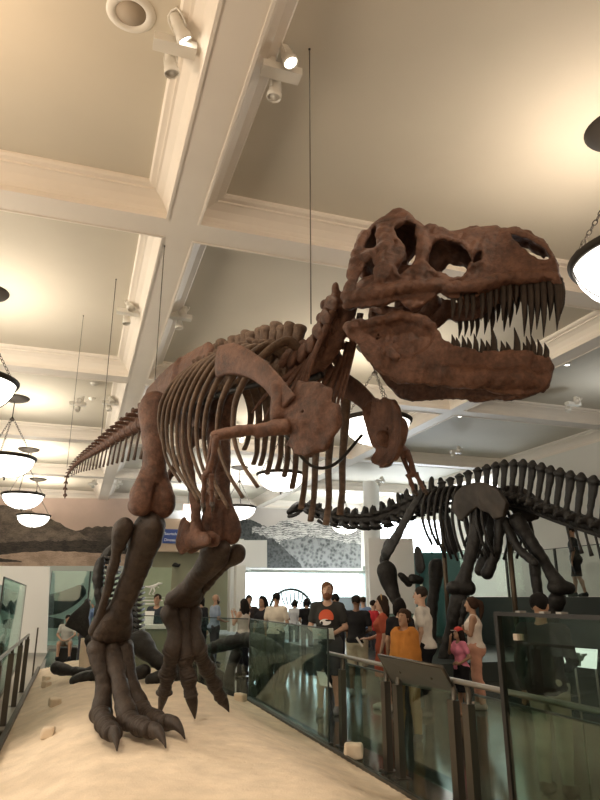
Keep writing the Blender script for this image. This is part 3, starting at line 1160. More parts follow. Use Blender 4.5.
TOPZ = [z for u, z in lift(list(zip(TOPX, TOPZ)))]
HS = 0.0095
v = Vox((-0.12, -0.44, 3.50), (1.58, 0.44, 4.50), HS)
U, Wd, Zz = v.xyz((slice(None),) * 3)
u2, z2 = U[:, 0, :] + 0 * Zz[0], Zz[0] + 0 * U[:, 0, :]
d2 = poly_sdf(OUT, u2, z2)
dh = np.full_like(d2, 1e3)
for hpoly in HOLES:
    dh = np.minimum(dh, poly_sdf(hpoly, u2, z2))
top = np.interp(u2, TOPX, TOPZ)
dep = np.clip((top - z2) / (0.30 + 0.28 * np.clip(1 - u2 / 1.4, 0, 1)), 0, 1)
wloc = half_w(u2) * (0.46 + 0.54 * np.sqrt(np.clip(1 - (1 - dep) ** 2, 0, 1)))
d2e = np.maximum(d2, 0.012 - dh)
# cheek plates
aw = np.abs(Wd)
plate = np.maximum(d2e[:, None, :], np.abs(aw - wloc[:, None, :] + 0.02) - 0.024)
# raised rims round the openings
rim = np.sqrt((dh - 0.022)[:, None, :] ** 2 + (aw - wloc[:, None, :] + 0.005) ** 2) - 0.020
rim = np.maximum(rim, d2[:, None, :])
# roof joining the two sides
nar = np.interp(u2, [1.08, 1.18, 1.34, 1.42], [1.0, 0.045, 0.045, 1.0])
roof = np.maximum(aw - np.minimum(wloc, nar)[:, None, :], np.maximum((z2 - top)[:, None, :], (top - 0.055 - z2)[:, None, :]))
roof = np.maximum(roof, np.maximum(0.035 - U, U - 1.46) * np.ones_like(roof))
# snout front wall, palate and braincase
front = np.maximum(np.maximum(aw - wloc[:, None, :], d2e[:, None, :]), (1.405 - U) * np.ones_like(roof))
pal_z = np.interp(u2, [0.4, 0.7, 1.0, 1.3, 1.48], [3.86, 3.80, 3.84, 3.83, 3.78])
palate = np.maximum(np.maximum(aw - wloc[:, None, :] + 0.01, np.abs(z2 - pal_z)[:, None, :] - 0.02), np.maximum(0.72 - U, U - 1.45) * np.ones_like(roof))
S = np.minimum(np.minimum(plate, rim), np.minimum(np.minimum(roof, front), palate))
v.D = S.astype(np.float32)
v.chain([(0.0, 0, 3.90), (0.20, 0, 3.98), (0.45, 0, 4.05)], [0.10, 0.10, 0.06], 0.05)          # braincase
v.ell((-0.035, 0, 3.90), (0.06, 0.07, 0.06), 0.02)
v.chain([(0.02, 0, 4.12), (0.0, 0.18, 4.16)], [0.05, 0.035], 0.04)
v.chain([(0.02, 0, 4.12), (0.0, -0.18, 4.16)], [0.05, 0.035], 0.04)
for sg in (-1, 1):
    v.chain([(0.26, sg * 0.10, 4.46), (0.33, sg * 0.16, 4.46), (0.42, sg * 0.18, 4.41)], [0.04, 0.05, 0.035], 0.03)   # horn boss over the eye
    v.chain([(0.55, sg * 0.155, 4.29), (0.60, sg * 0.155, 4.27), (0.70, sg * 0.14, 4.23)], [0.03, 0.045, 0.03], 0.03)  # lachrymal boss
    v.chain([(0.525, sg * 0.235, 4.22), (0.535, sg * 0.27, 4.0), (0.50, sg * 0.295, 3.80)], [0.035, 0.040, 0.045], 0.03)  # bar before the eye
    v.chain([(0.24, sg * 0.27, 4.32), (0.27, sg * 0.315, 4.10), (0.26, sg * 0.345, 3.86)], [0.04, 0.05, 0.05], 0.04)   # bar behind the eye
    v.ell((0.33, sg * 0.325, 4.03), (0.075, 0.022, 0.06), 0.03)
    v.chain([(-0.01, sg * 0.345, 3.72), (0.2, sg * 0.352, 3.73), (0.45, sg * 0.315, 3.75), (0.66, sg * 0.27, 3.76)], [0.04, 0.04, 0.04, 0.035], 0.03)  # cheek bar
    v.chain([(0.09, sg * 0.335, 4.05), (0.16, sg * 0.340, 4.06)], [0.028, 0.035], 0.02)
    v.chain([(0.7, sg * 0.262, 3.72), (0.9, sg * 0.222, 3.72), (1.1, sg * 0.175, 3.78), (1.4, sg * 0.118, 3.77)], [0.035, 0.04, 0.04, 0.03], 0.03)     # jaw margin
    v.chain([(0.55, sg * 0.12, 3.80), (0.35, sg * 0.14, 3.66), (0.12, sg * 0.16, 3.70)], [0.05, 0.035, 0.03], 0.04)      # pterygoid inside
    # blunt pits along the margin
    for i in range(13):
        uu = 0.74 + i * 0.053
        v.ell((uu, sg * (half_w(uu) + 0.004), np.interp(uu, [0.7, 0.87, 1.07, 1.45], [3.70, 3.69, 3.785, 3.775])), (0.011, 0.02, 0.012), 0.006, 's')
for i, (uu, zz) in enumerate([(0.80, 4.275), (0.90, 4.28), (0.97, 4.265), (1.05, 4.25), (1.13, 4.235), (0.74, 4.255)]):
    v.ell((uu, 0.05 * (-1) ** i, zz), (0.04, 0.05, 0.016), 0.02)
# keep the openings open
cutw = np.where(U > 1.1, 0.035, 0.13) * np.ones_like(v.D)
inside = np.abs(Wd) * np.ones_like(v.D) > cutw
v.D = np.where(inside, np.maximum(v.D, -(dh[:, None, :] - 0.004) * np.ones_like(v.D)), v.D).astype(np.float32)
for sg in (-1, 1):
    v.chain([(-0.03, sg * 0.34, 3.68), (0.005, sg * 0.335, 3.88), (0.04, sg * 0.315, 4.10), (0.10, sg * 0.27, 4.29)], [0.040, 0.032, 0.032, 0.035], 0.03)
v.rough(0.0058, 27, 17)
v.rough(0.0032, 70, 18)
v.rough(0.0018, 150, 19)
SK = part('skull', v.mesh('skull', relax=1), M['bone'], SKM)


def tooth(parent, base, tip, r, curve):
    base, tip = Vector(base), Vector(tip)
    mid = (base + tip) / 2 + Vector((curve, 0, 0))
    MB().tube([base, mid, tip], [r, r * 0.82, r * 0.10], 5, 9, flat=0.72, up=(1, 0, 0)).build('tooth', M['tooth'], parent)


UT = [(0.72, 3.66, 3.48), (0.765, 3.655, 3.475), (0.812, 3.655, 3.47), (0.862, 3.66, 3.465), (0.915, 3.68, 3.47), (0.967, 3.70, 3.475), (1.018, 3.73, 3.56), (1.067, 3.745, 3.463), (1.117, 3.755, 3.50), (1.162, 3.755, 3.56), (1.205, 3.755, 3.41),
      (1.250, 3.75, 3.40), (1.295, 3.745, 3.45), (1.345, 3.74, 3.35), (1.39, 3.735, 3.50), (1.425, 3.73, 3.385), (1.452, 3.72, 3.46)]
jr = random.Random(5)
for u, zb, zt in UT:
    u += jr.uniform(-0.006, 0.006)
    zt += jr.uniform(-0.012, 0.03)
    for sg in (-1, 1):
        hw = half_w(u) - 0.018
        L = zb - zt
        tooth(SK, (u, sg * hw, zb + 0.03), (u - 0.06 * L - 0.01, sg * (hw - 0.012), zt + (0.015 if sg > 0 else 0)), 0.026 if L > 0.2 else 0.020, 0.008)
for sg in (-1, 1):
    for q in (0.028, 0.075):
        tooth(SK, (1.462, sg * q, 3.72), (1.445, sg * q, 3.55), 0.019, 0.01)

# lower jaw
JAW = [(-0.061, 3.51), (-0.035, 3.555), (-0.008, 3.574), (0.10, 3.575), (0.209, 3.592), (0.368, 3.592), (0.491, 3.545), (0.593, 3.455), (0.633, 3.365), (0.749, 3.289), (0.867, 3.261), (1.161, 3.234), (1.333, 3.205), (1.352, 3.135), (1.315, 3.03),
       (1.222, 2.965), (1.133, 2.939), (0.988, 2.937), (0.875, 2.984), (0.759, 3.012), (0.60, 3.025), (0.464, 3.033), (0.314, 3.063), (0.192, 3.132), (0.1, 3.243), (0.037, 3.354), (-0.045, 3.454)]
FOSSA = [(0.085, 3.455), (0.238, 3.515), (0.40, 3.525), (0.505, 3.49), (0.585, 3.416), (0.555, 3.314), (0.413, 3.225), (0.32, 3.215), (0.22, 3.30), (0.13, 3.38)]
v = Vox((-0.16, -0.42, 2.85), (1.46, 0.42, 3.68), 0.0095)
U, Wd, Zz = v.xyz((slice(None),) * 3)
u2, z2 = U[:, 0, :] + 0 * Zz[0], Zz[0] + 0 * U[:, 0, :]
d2 = poly_sdf(JAW, u2, z2)
df = poly_sdf(FOSSA, u2, z2)
t = np.clip((1.34 - u2) / 1.34, 0, 1)
wl = 0.055 + 0.275 * np.sqrt(t) * (0.35 + 0.65 * t) / 1.0 + 0.035 * np.sin(np.pi * np.clip((u2 - 0.1) / 1.1, 0, 1))
zc = 3.3
bow = -0.05 * np.clip(np.abs(z2 - 3.28) / 0.3, 0, 1) ** 2
dent = -0.030 * np.clip(-df / 0.02, 0, 1)
aw = np.abs(Wd)
th = 0.030
outer = aw - (wl + bow + dent)[:, None, :]
inner = (wl + bow - 0.062)[:, None, :] - aw
pl = np.maximum(d2[:, None, :], np.maximum(outer, inner))
front = np.maximum(np.maximum(d2[:, None, :], aw - wl[:, None, :]), (1.27 - U) * np.ones_like(pl))
v.D = np.minimum(pl, front).astype(np.float32)
for sg in (-1, 1):
    wj = lambda u: 0.055 + 0.275 * math.sqrt(max(0, (1.34 - u) / 1.34)) * (0.35 + 0.65 * max(0, (1.34 - u) / 1.34)) + 0.035 * math.sin(math.pi * min(1, max(0, (u - 0.1) / 1.1)))
    v.chain([(0.65, sg * (wj(0.65) - 0.02), 3.10), (0.9, sg * (wj(0.9) - 0.02), 3.05), (1.25, sg * (wj(1.25) - 0.02), 3.03)], [0.05, 0.06, 0.05], 0.05)
    v.chain([(0.23, sg * (wj(0.23) - 0.005), 3.30), (0.31, sg * (wj(0.31) + 0.005), 3.235)], [0.035, 0.035], 0.03)   # knob under the hollow
    v.chain([(0.09, sg * (wj(0.09) - 0.02), 3.52), (0.25, sg * (wj(0.25) - 0.02), 3.555), (0.42, sg * (wj(0.42) - 0.02), 3.555), (0.56, sg * (wj(0.56) - 0.025), 3.47)], [0.03, 0.03, 0.03, 0.025], 0.03)
    v.chain([(-0.02, sg * (wj(0.0) - 0.02), 3.51), (0.05, sg * (wj(0.05) - 0.05), 3.53)], [0.045, 0.045], 0.03)
    for i in range(16):
        uu = 0.80 + i * 0.033
        v.ell((uu, sg * (wj(uu) + 0.004), 3.20 - 0.02 * i / 16), (0.008, 0.015, 0.013), 0.006, 's')
v.rough(0.0058, 24, 27)
v.rough(0.003, 70, 28)
v.rough(0.0016, 150, 29)
JW = part('lower_jaw', v.mesh('lower_jaw', relax=1), M['bone'], SKM)
LT = [(0.688, 3.30, 3.394), (0.716, 3.29, 3.37), (0.758, 3.28, 3.381), (0.793, 3.27, 3.366), (0.838, 3.265, 3.39), (0.882, 3.26, 3.351), (0.917, 3.255, 3.335), (0.960, 3.25, 3.44), (1.015, 3.245, 3.33), (1.05, 3.24, 3.32), (1.112, 3.235, 3.425), (1.16, 3.23, 3.31), (1.185, 3.227, 3.358), (1.218, 3.225, 3.365), (1.258, 3.22, 3.33), (1.300, 3.215, 3.30)]
for u, zb, zt in LT:
    for sg in (-1, 1):
        hw = wj(u) - 0.030
        tooth(JW, (u, sg * hw, zb - 0.03), (u + 0.004, sg * (hw + 0.004), zt - (0.01 if sg > 0 else 0)), 0.028 if zt > 3.4 else 0.023, 0.010)
# ---------------------------------------------------------------- far wall murals, portal, windows, kerbs
def at_y(px, py, Y):
    X, Yr, u, f = ray(px, py)
    t = Y / Yr
    return Vector((X * t, Y, EYE + u * t))


def at_x(px, py, Xp):
    X, Yr, u, f = ray(px, py)
    t = Xp / X
    return Vector((Xp, Yr * t, EYE + u * t))


def flat_poly(pix, Y, thick):
    """a flat sheet on a plane facing the hall, outlined as seen, with real thickness"""
    return MB().prism([(at_y(x, y, Y).x, at_y(x, y, Y).z) for x, y in pix], 'y', Y - thick, Y)


def bumpy(x0, x1, ytop, n, amp, seed, ybot):
    r = random.Random(seed)
    pts = []
    for i in range(n + 1):
        t = i / n
        yy = np.interp(t, np.linspace(0, 1, len(ytop)), ytop)
        pts.append((x0 + (x1 - x0) * t, yy + r.uniform(-amp, amp)))
    return pts + [(x1, ybot), (x0, ybot)]


def strata(name, c1, c2, scale, stretch=4.0, kind='bands'):
    """printed rock: wavy strata lines broken by noise, or a scatter of bushes"""
    m, nt, b = mat_new(name)
    tc = nt.nodes.new('ShaderNodeTexCoord')
    mp = nt.nodes.new('ShaderNodeMapping')
    nt.links.new(tc.outputs['Object'], mp.inputs['Vector'])
    n = nt.nodes.new('ShaderNodeTexNoise')
    n.inputs['Scale'].default_value = scale * (1.6 if kind == 'bands' else 3.0)
    n.inputs['Detail'].default_value = 9
    n.inputs['Roughness'].default_value = 0.72
    nt.links.new(mp.outputs[0], n.inputs['Vector'])
    mix = nt.nodes.new('ShaderNodeMath')
    mix.operation = 'MULTIPLY_ADD'
    mix.inputs[1].default_value = 0.22 if kind == 'bands' else 0.38
    if kind == 'bands':
        mp.inputs['Scale'].default_value = (1, 1, 1.6)
        wv = nt.nodes.new('ShaderNodeTexWave')
        wv.bands_direction = 'Z'
        wv.inputs['Scale'].default_value = stretch * 0.85
        wv.inputs['Distortion'].default_value = 9.0
        wv.inputs['Detail'].default_value = 5
        wv.inputs['Detail Scale'].default_value = 1.4
        nt.links.new(mp.outputs[0], wv.inputs['Vector'])
        nt.links.new(wv.outputs['Fac'], mix.inputs[0])
    else:
        vo = nt.nodes.new('ShaderNodeTexVoronoi')
        vo.inputs['Scale'].default_value = scale * 4.5
        vo.inputs['Randomness'].default_value = 1.0
        nt.links.new(mp.outputs[0], vo.inputs['Vector'])
        nt.links.new(vo.outputs['Distance'], mix.inputs[0])
    half = nt.nodes.new('ShaderNodeMath')
    half.operation = 'MULTIPLY'
    half.inputs[1].default_value = 0.95 if kind == 'bands' else 0.86
    nt.links.new(n.outputs['Fac'], half.inputs[0])
    nt.links.new(half.outputs[0], mix.inputs[2])
    r = nt.nodes.new('ShaderNodeValToRGB')
    r.color_ramp.elements[0].position = 0.46
    r.color_ramp.elements[1].position = 0.70
    r.color_ramp.elements[0].color = (*c1, 1)
    r.color_ramp.elements[1].color = (*c2, 1)
    nt.links.new(mix.outputs[0], r.inputs['Fac'])
    nt.links.new(r.outputs['Color'], b.inputs['Base Color'])
    b.inputs['Roughness'].default_value = 0.7
    return m


WF = YF - 0.02
# sepia photograph of badlands on the left
mu = thing('wall_mural', 'long sepia mural of banded badland hills high on the far wall at left', 'mural', tuple(at_y(60, 566, WF)))
def mpart(name, mb, mat, parent):
    o = mb.build(name, mat, parent)
    o.matrix_local = Matrix.Translation(-parent.location)
    return o
SEP = [simple('mural_sky', (0.66, 0.50, 0.42), 0.7, var=0.08, vscale=0.8), strata('mural_far_hill', (0.045, 0.036, 0.028), (0.17, 0.13, 0.10), 0.9, 5),
       strata('mural_hill', (0.06, 0.05, 0.038), (0.26, 0.20, 0.155), 1.1, 6), strata('mural_dark_band', (0.015, 0.012, 0.010), (0.08, 0.06, 0.045), 1.4, 4), strata('mural_sand', (0.30, 0.21, 0.15), (0.55, 0.40, 0.30), 0.8, 5)]
mpart('picture_sky', flat_poly([(-90, 497), (152, 499), (152, 566), (-90, 566)], WF, 0.03), SEP[0], mu)
mpart('picture_hill', flat_poly(bumpy(70, 152, [533, 528, 526, 527, 531, 530], 26, 1.0, 3, 555), WF - 0.03, 0.01), SEP[1], mu)
mpart('picture_hill', flat_poly(bumpy(-90, 104, [500, 498, 500, 502, 505, 507, 514, 524, 534, 545], 40, 1.0, 4, 558), WF - 0.04, 0.01), SEP[2], mu)
mpart('picture_ground', flat_poly(bumpy(-90, 152, [545, 544, 543, 542, 541, 540, 541, 543], 50, 0.8, 5, 566), WF - 0.05, 0.01), SEP[3], mu)
mpart('picture_ground', flat_poly(bumpy(-90, 152, [556, 556, 558, 553, 551, 552, 554, 556], 50, 0.5, 6, 566), WF - 0.06, 0.01), SEP[4], mu)
mpart('picture_ground', flat_poly(bumpy(-90, 22, [556, 553, 554, 557, 561], 20, 0.5, 7, 562), WF - 0.07, 0.01), SEP[3], mu)
# grey photograph on the right
mu2 = thing('wall_mural', 'wide black and white mural of wooded cliffs behind the long-necked skeleton', 'mural', tuple(at_y(300, 568, WF)))
GRY = [simple('print_sky', (0.50, 0.46, 0.43), 0.7, var=0.05, vscale=0.6), strata('print_cliff', (0.07, 0.07, 0.07), (0.62, 0.60, 0.57), 1.3, 2.5), strata('print_dark_trees', (0.018, 0.02, 0.02), (0.075, 0.08, 0.078), 1.6, 1.5, 'bush'),
       strata('print_scrub', (0.05, 0.055, 0.055), (0.24, 0.245, 0.24), 1.2, 1.6, 'bush')]
mpart('picture_sky', flat_poly([(236, 507), (361, 512), (361, 568), (236, 568)], WF, 0.03), GRY[0], mu2)
mpart('picture_hill', flat_poly(bumpy(236, 268, [524, 519, 520, 524, 528], 16, 0.8, 8, 545), WF - 0.03, 0.01), GRY[2], mu2)
mpart('picture_cliff', flat_poly(bumpy(252, 361, [527, 527, 526, 521, 519, 522, 523, 521, 520, 523, 526, 528], 40, 0.9, 9, 560), WF - 0.04, 0.01), GRY[1], mu2)
mpart('picture_scrub', flat_poly(bumpy(280, 361, [541, 538, 537, 539, 542, 545], 30, 0.9, 10, 568), WF - 0.05, 0.01), GRY[3], mu2)
mpart('picture_trees', flat_poly(bumpy(236, 302, [533, 532, 533, 536, 540, 548, 556, 566], 36, 1.2, 11, 568), WF - 0.06, 0.01), GRY[2], mu2)

# windows at the far right: bright sky behind mullions
M['sky'] = emit('bright_window_sky', (0.86, 0.93, 1.0), 5.0)
wn = tag(MB().box((15.0, YF + 0.05, 1.2), (20.5, YF + 0.1, 5.9)).build('window_1', M['sky']), kind='structure')
fr = MB()
for i in range(5):
    x = 15.0 + i * 1.375
    fr.box((x - 0.04, YF - 0.05, 1.2), (x + 0.04, YF + 0.04, 5.9))
for z in (1.2, 3.5, 5.9):
    fr.box((15.0, YF - 0.05, z - 0.04), (20.5, YF + 0.04, z + 0.04))
fr.build('window_frame', M['white'], wn)
# unseen glowing left-wall windows, added to go with the left fill light
M['fill_pane'] = emit('warm_fill_glow', (1.0, 0.90, 0.76), 1.2)
for k, y0 in enumerate((3.2, 9.6, 16.0)):
    wn = tag(MB().box((XL + 0.01, y0, 1.4), (XL + 0.04, y0 + 3.2, 5.4)).build('window_%d' % (k + 2), M['fill_pane']), kind='structure')
    fr = MB()
    for q_ in range(4):
        fr.box((XL, y0 + q_ * 1.067 - 0.04, 1.4), (XL + 0.08, y0 + q_ * 1.067 + 0.04, 5.4))
    for z in (1.4, 2.75, 4.05, 5.4):
        fr.box((XL, y0 - 0.04, z - 0.04), (XL + 0.08, y0 + 3.24, z + 0.04))
    fr.build('window_frame', M['white'], wn)
# round column standing before the windows
struct('column', MB().lathe([(0.34, 0), (0.34, 6.2)], 24, (at_z(376, 640, 0).x, at_z(376, 640, 0).y, 0)), M['white'])

# portal at the far left: tan header over an olive recess
M['olive'] = simple('olive_wall', (0.27, 0.26, 0.17), 0.7, var=0.06, vscale=0.9)
M['grey'] = simple('grey_wall', (0.40, 0.40, 0.39), 0.6)
YP = 31.0
def wall_slab(name, pix, Y, t, mat):
    return tag(flat_poly(pix, Y, t).build(name, mat), kind='structure')
wall_slab('wall_portal', [(152, 519), (236, 521), (236, 553), (152, 552)], YP, 0.4, M['wall_tan'])
wall_slab('trim_portal', [(150, 511), (236, 513), (236, 521), (150, 519)], YP - 0.02, 0.45, M['grey'])
wall_slab('wall_recess', [(152, 550), (229, 551), (228, 630), (152, 630)], YP + 0.6, 0.3, M['olive'])
wall_slab('wall_pier', [(228, 540), (241, 540), (240, 631), (227, 631)], YP - 0.1, 0.6, M['wall'])
wall_slab('wall_white', [(-90, 565), (50, 567), (47, 652), (-90, 650)], 21.0, 0.3, M['white'])
M['pale'] = simple('pale_green_glass_wall', (0.50, 0.56, 0.53), 0.4, var=0.06, vscale=0.5)
wall_slab('wall_vitrine', [(44, 566), (152, 566), (152, 632), (44, 632)], YF - 0.1, 0.1, M['pale'])
M['kerb'] = simple('dark_kerb_metal', (0.06, 0.055, 0.045), 0.45, 0.4)
struct('trim_kerb_left', MB().box((-0.66, -1.0, 0), (-0.60, 17.0, 0.07)), M['kerb'])
struct('trim_kerb_right', MB().box((2.76, -1.0, 0), (2.80, 11.0, 0.05)), M['kerb'])

# the sand bed
nx, ny = 90, 420
gx, gy = np.linspace(-0.60, 2.76, nx), np.linspace(-1.0, 24.5, ny)
GX, GY = np.meshgrid(gx, gy)
YBK = np.interp(GX, [-0.6, 2.8], [17.0, 11.0])      # the bed ends on a slant behind the mount
GY = -1.0 + (GY + 1.0) / 25.5 * (YBK + 1.0)
H = sand_h(GX, GY)
rs = np.random.RandomState(1)
Hn = rs.normal(size=H.shape) * 0.0035
H = np.maximum(H + Hn, 0.004)
Fq = np.array([(j * nx + i, j * nx + i + 1, (j + 1) * nx + i + 1, (j + 1) * nx + i) for j in range(ny - 1) for i in range(nx - 1)])
sand_me = raw_mesh('sand', np.stack([GX.ravel(), GY.ravel(), H.ravel()], 1), Fq)
M['sand'] = simple('beige_sand', (0.76, 0.635, 0.495), 0.92, bump=0.5, bscale=70, var=0.10, vscale=4, spec=0.2)
tag(link('sand', sand_me, M['sand']), 'wide bed of smooth beige sand under the striding tyrannosaur', 'sand', kind='stuff')

# raised walkway along the right-hand wall and the dark plinth of the long-necked mount
M['plinth'] = simple('dark_green_plinth', (0.035, 0.045, 0.042), 0.35)
struct('floor_walkway', MB().box((11.2, 8.5, 1.48), (XR, 30.0, 1.60)).box((11.2, 8.5, 0), (11.35, 30.0, 1.48)), M['plinth'])
struct('floor_plinth', MB().box((5.9, 11.9, 0), (10.9, 20.0, 0.35)), M['plinth'])
# ---------------------------------------------------------------- pendant lamps
M['bowl'] = emit('glowing_glass_bowl', (1.0, 0.95, 0.87), 4.5)
M['lamp_metal'] = simple('dark_bronze_lamp_metal', (0.030, 0.024, 0.018), 0.6, 0.1, spec=0.25)
RIMZ = 4.95


def link_chain(mb, a, b, r=0.022, wire=0.006, step=0.062):
    a, b = Vector(a), Vector(b)
    n = int((b - a).length / step)
    t = (b - a).normalized()
    u = t.orthogonal().normalized()
    w = t.cross(u)
    for i in range(n):
        c = a + (b - a) * ((i + 0.5) / n)
        s_ = u if i % 2 else w
        pts = []
        for k in range(9):
            an = 2 * math.pi * k / 8
            pts.append(c + t * (math.cos(an) * step * 0.66) + s_ * (math.sin(an) * r))
        mb.tube(pts, wire, 1, 5, cap=False)


def pendant():
    root = thing('pendant_lamp', 'x', 'lamp', (0, 0, RIMZ))
    MB().lathe([(0.66, 0.02), (0.655, -0.04), (0.62, -0.16), (0.54, -0.28), (0.42, -0.38), (0.26, -0.45), (0.10, -0.485), (0.001, -0.49), (0.09, -0.475), (0.25, -0.44), (0.41, -0.37), (0.53, -0.27), (0.61, -0.155), (0.645, -0.04), (0.65, 0.02)], 40, closed=True).build('lamp_bowl', M['bowl'], root)
    MB().lathe([(0.645, 0.03), (0.69, 0.04), (0.715, 0.02), (0.71, -0.015), (0.69, -0.045), (0.664, -0.05), (0.655, -0.02)], 48, closed=True).build('lamp_rim', M['lamp_metal'], root)
    MB().lathe([(0.001, -0.57), (0.018, -0.56), (0.024, -0.535), (0.014, -0.515), (0.045, -0.50), (0.06, -0.485), (0.001, -0.478)], 16).build('finial', M['lamp_metal'], root)
    rib = MB()
    for k in range(3):
        a = 2 * math.pi * k / 3 + 0.4
        rib.tube([(r * math.cos(a), r * math.sin(a), z) for r, z in ((0.668, -0.03), (0.632, -0.16), (0.552, -0.285), (0.43, -0.39), (0.265, -0.46), (0.05, -0.497))], 0.007, 3, 6)
    rib.build('bowl_strap', M['lamp_metal'], root)
    hub = (0, 0, 1.02)
    for k in range(3):
        a = 2 * math.pi * k / 3 + 0.4
        mb = MB()
        link_chain(mb, (0.68 * math.cos(a), 0.68 * math.sin(a), 0.03), (0.05 * math.cos(a), 0.05 * math.sin(a), 1.0))
        mb.build('lamp_chain', M['lamp_metal'], root)
    MB().lathe([(0.001, 0.96), (0.03, 0.965), (0.06, 1.0), (0.065, 1.02), (0.035, 1.05), (0.012, 1.08), (0.012, 1.50), (0.001, 1.50)], 16).build('lamp_stem', M['lamp_metal'], root)
    MB().lathe([(0.001, 1.46), (0.08, 1.47), (0.24, 1.51), (0.335, 1.55), (0.36, 1.585), (0.36, 1.60), (0.001, 1.60)], 32).build('ceiling_canopy', M['lamp_metal'], root)
    return root


PEND = pendant()
LAMPS = [(5.22, 4.45, 'glowing bowl lamp hung on chains just beyond the tyrannosaur snout'),
         (5.38, 11.2, 'glowing bowl lamp hanging behind the far shoulder plate and raised claw of the tyrannosaur'),
         (5.28, 17.4, 'white bowl lamp framed under the tyrannosaur belly, left of the hanging rib ends'),
         (5.75, 24.6, 'small bowl lamp half hidden behind the tyrannosaur far knee'),
         (11.9, 28.6, 'white bowl lamp half hidden behind the neck of the black long-necked skeleton'),
         (-1.90, 11.0, 'bowl lamp cut off by the left edge, nearest of the left row'),
         (-1.95, 17.4, 'bowl lamp largest of the three whole ones left of the tyrannosaur tail'),
         (-2.0, 23.8, 'middle sized bowl lamp second of three in front of the sepia mural'),
         (-2.0, 30.0, 'smallest and lowest bowl lamp of the row before the sepia mural')]
for i, (x, y, lab) in enumerate(LAMPS):
    o = PEND if i == 0 else copy_tree(PEND)
    o.location = (x, y, RIMZ)
    tag(o, lab, 'lamp', 'bowl pendant lamps down the hall')
# the bulbs shine up out of the open bowls on to the ceiling
WARM, MILD, COOL = (1.0, 0.70, 0.45), (1.0, 0.88, 0.72), (0.94, 0.98, 1.0)
for x, y, e, c in [(5.22, 4.45, 17, WARM), (-2.0, 4.6, 30, WARM), (-2.0, -1.9, 40, WARM), (5.05, -1.9, 40, WARM), (5.38, 11.2, 28, (1.0, 0.84, 0.64)), (-2.0, 11.0, 20, (1.0, 0.82, 0.62)), (5.28, 17.4, 45, MILD),
                   (-1.95, 17.4, 40, MILD), (5.75, 24.6, 90, COOL), (-2.0, 23.8, 95, MILD), (-2.0, 30.0, 90, MILD), (5.1, 30.0, 90, COOL), (11.9, 28.6, 100, COOL), (18.0, 26.0, 220, COOL), (11.9, 11.0, 16, COOL)]:
    add_light('pendant_bulb', 'AREA', (x, y, 5.0), e, c, 1.1, rot=(math.pi, 0, 0))

# ---------------------------------------------------------------- track spotlights on the beams
M['spot_white'] = simple('white_lamp_housing', (0.80, 0.77, 0.70), 0.4)
M['spot_lens'] = emit('lit_spot_lens', (1.0, 0.93, 0.80), 7.0)


def head(parent, loc, aim_d, lit=True):
    """a can lamp: stepped housing, lens at its open end"""
    rot = Vector(aim_d).to_track_quat('-Z', 'Y').to_matrix().to_4x4()
    mw = Matrix.Translation(loc) @ rot
    h = MB().lathe([(0.001, 0.13), (0.035, 0.13), (0.045, 0.11), (0.052, 0.05), (0.052, 0.02), (0.060, 0.015), (0.062, -0.04), (0.070, -0.05), (0.072, -0.10), (0.066, -0.105), (0.062, -0.08), (0.001, -0.078)], 20)
    h.tube([(-0.075, 0, -0.02), (-0.085, 0, 0.06), (-0.06, 0, 0.15), (0.06, 0, 0.15), (0.085, 0, 0.06), (0.075, 0, -0.02)], 0.008, 2, 5)
    hd = h.build('lamp_head', M['spot_white'], parent)
    hd.matrix_local = mw
    MB().lathe([(0.001, -0.080), (0.060, -0.080), (0.060, -0.086), (0.001, -0.088)], 20).build('lens', M['spot_lens' if lit else 'spot_white'], hd)
    return hd


def spot_pair(px, py, side, lab, zb=6.36, aims=((0.3, -0.5, -0.8), (0.0, 0.3, -1.0)), lit=(False, False)):
    p = at_z(px, py, zb)
    r = thing('ceiling_spotlight', lab, 'spotlight', tuple(p), 0, 'twin spotlights on the beams')
    MB().box((-0.19, -0.07, -0.04), (0.19, 0.07, 0.04)).box((0.10 * side - 0.04, -0.03, 0.03), (0.10 * side + 0.04, 0.03, 0.20)).build('bracket', M['spot_white'], r)
    head(r, (0.02, -0.15, 0.05), aims[0], lit[0])
    head(r, (-0.01, 0.16, -0.06), aims[1], lit[1])
    return r


spot_pair(175, 46, 1, 'twin white spotlight with bracket on the left face of the near beam', aims=((0.55, 0.3, -0.8), (0.15, 0.1, -1.0)), lit=(True, False))
spot_pair(281, 72, -1, 'twin white spotlight right of the near beam beside the long hanging wire', aims=((0.25, -0.2, -0.9), (-0.1, 0.1, -1.0)), lit=(True, False))
spot_pair(128, 312, 1, 'twin spotlight on the left face of the beam beyond the first crossing', aims=((0.3, -0.5, -0.8), (0.1, -0.1, -1)))
spot_pair(181, 317, -1, 'twin spotlight right of the beam above the tyrannosaur hips', aims=((-0.3, -0.5, -0.8), (0.1, -0.1, -1)))
spot_pair(110, 403, 1, 'twin spotlight above the root of the tyrannosaur tail', aims=((0.3, -0.5, -0.8), (0.1, -0.1, -1)))
spot_pair(573, 404, 1, 'twin spotlight on the cross beam below the tyrannosaur chin at far right', zb=6.12, aims=((-0.6, -0.4, -0.5), (-0.4, -0.2, -0.8)))
spot_pair(456, 452, 1, 'twin spotlight on the cross beam above the spines of the black skeleton', zb=6.12, aims=((-0.6, -0.4, -0.5), (-0.4, -0.2, -0.8)))
spot_pair(242, 437, 1, 'twin spotlight shining between the tyrannosaur ribs and upper arm', zb=6.1, aims=((-0.2, -0.9, -0.3), (0.2, -0.9, -0.3)), lit=(True, True))
spot_pair(93, 484, 1, 'twin spotlight just right of the drooping tail tip', zb=6.1, aims=((0.1, -0.8, -0.5), (0.2, -0.7, -0.6)))
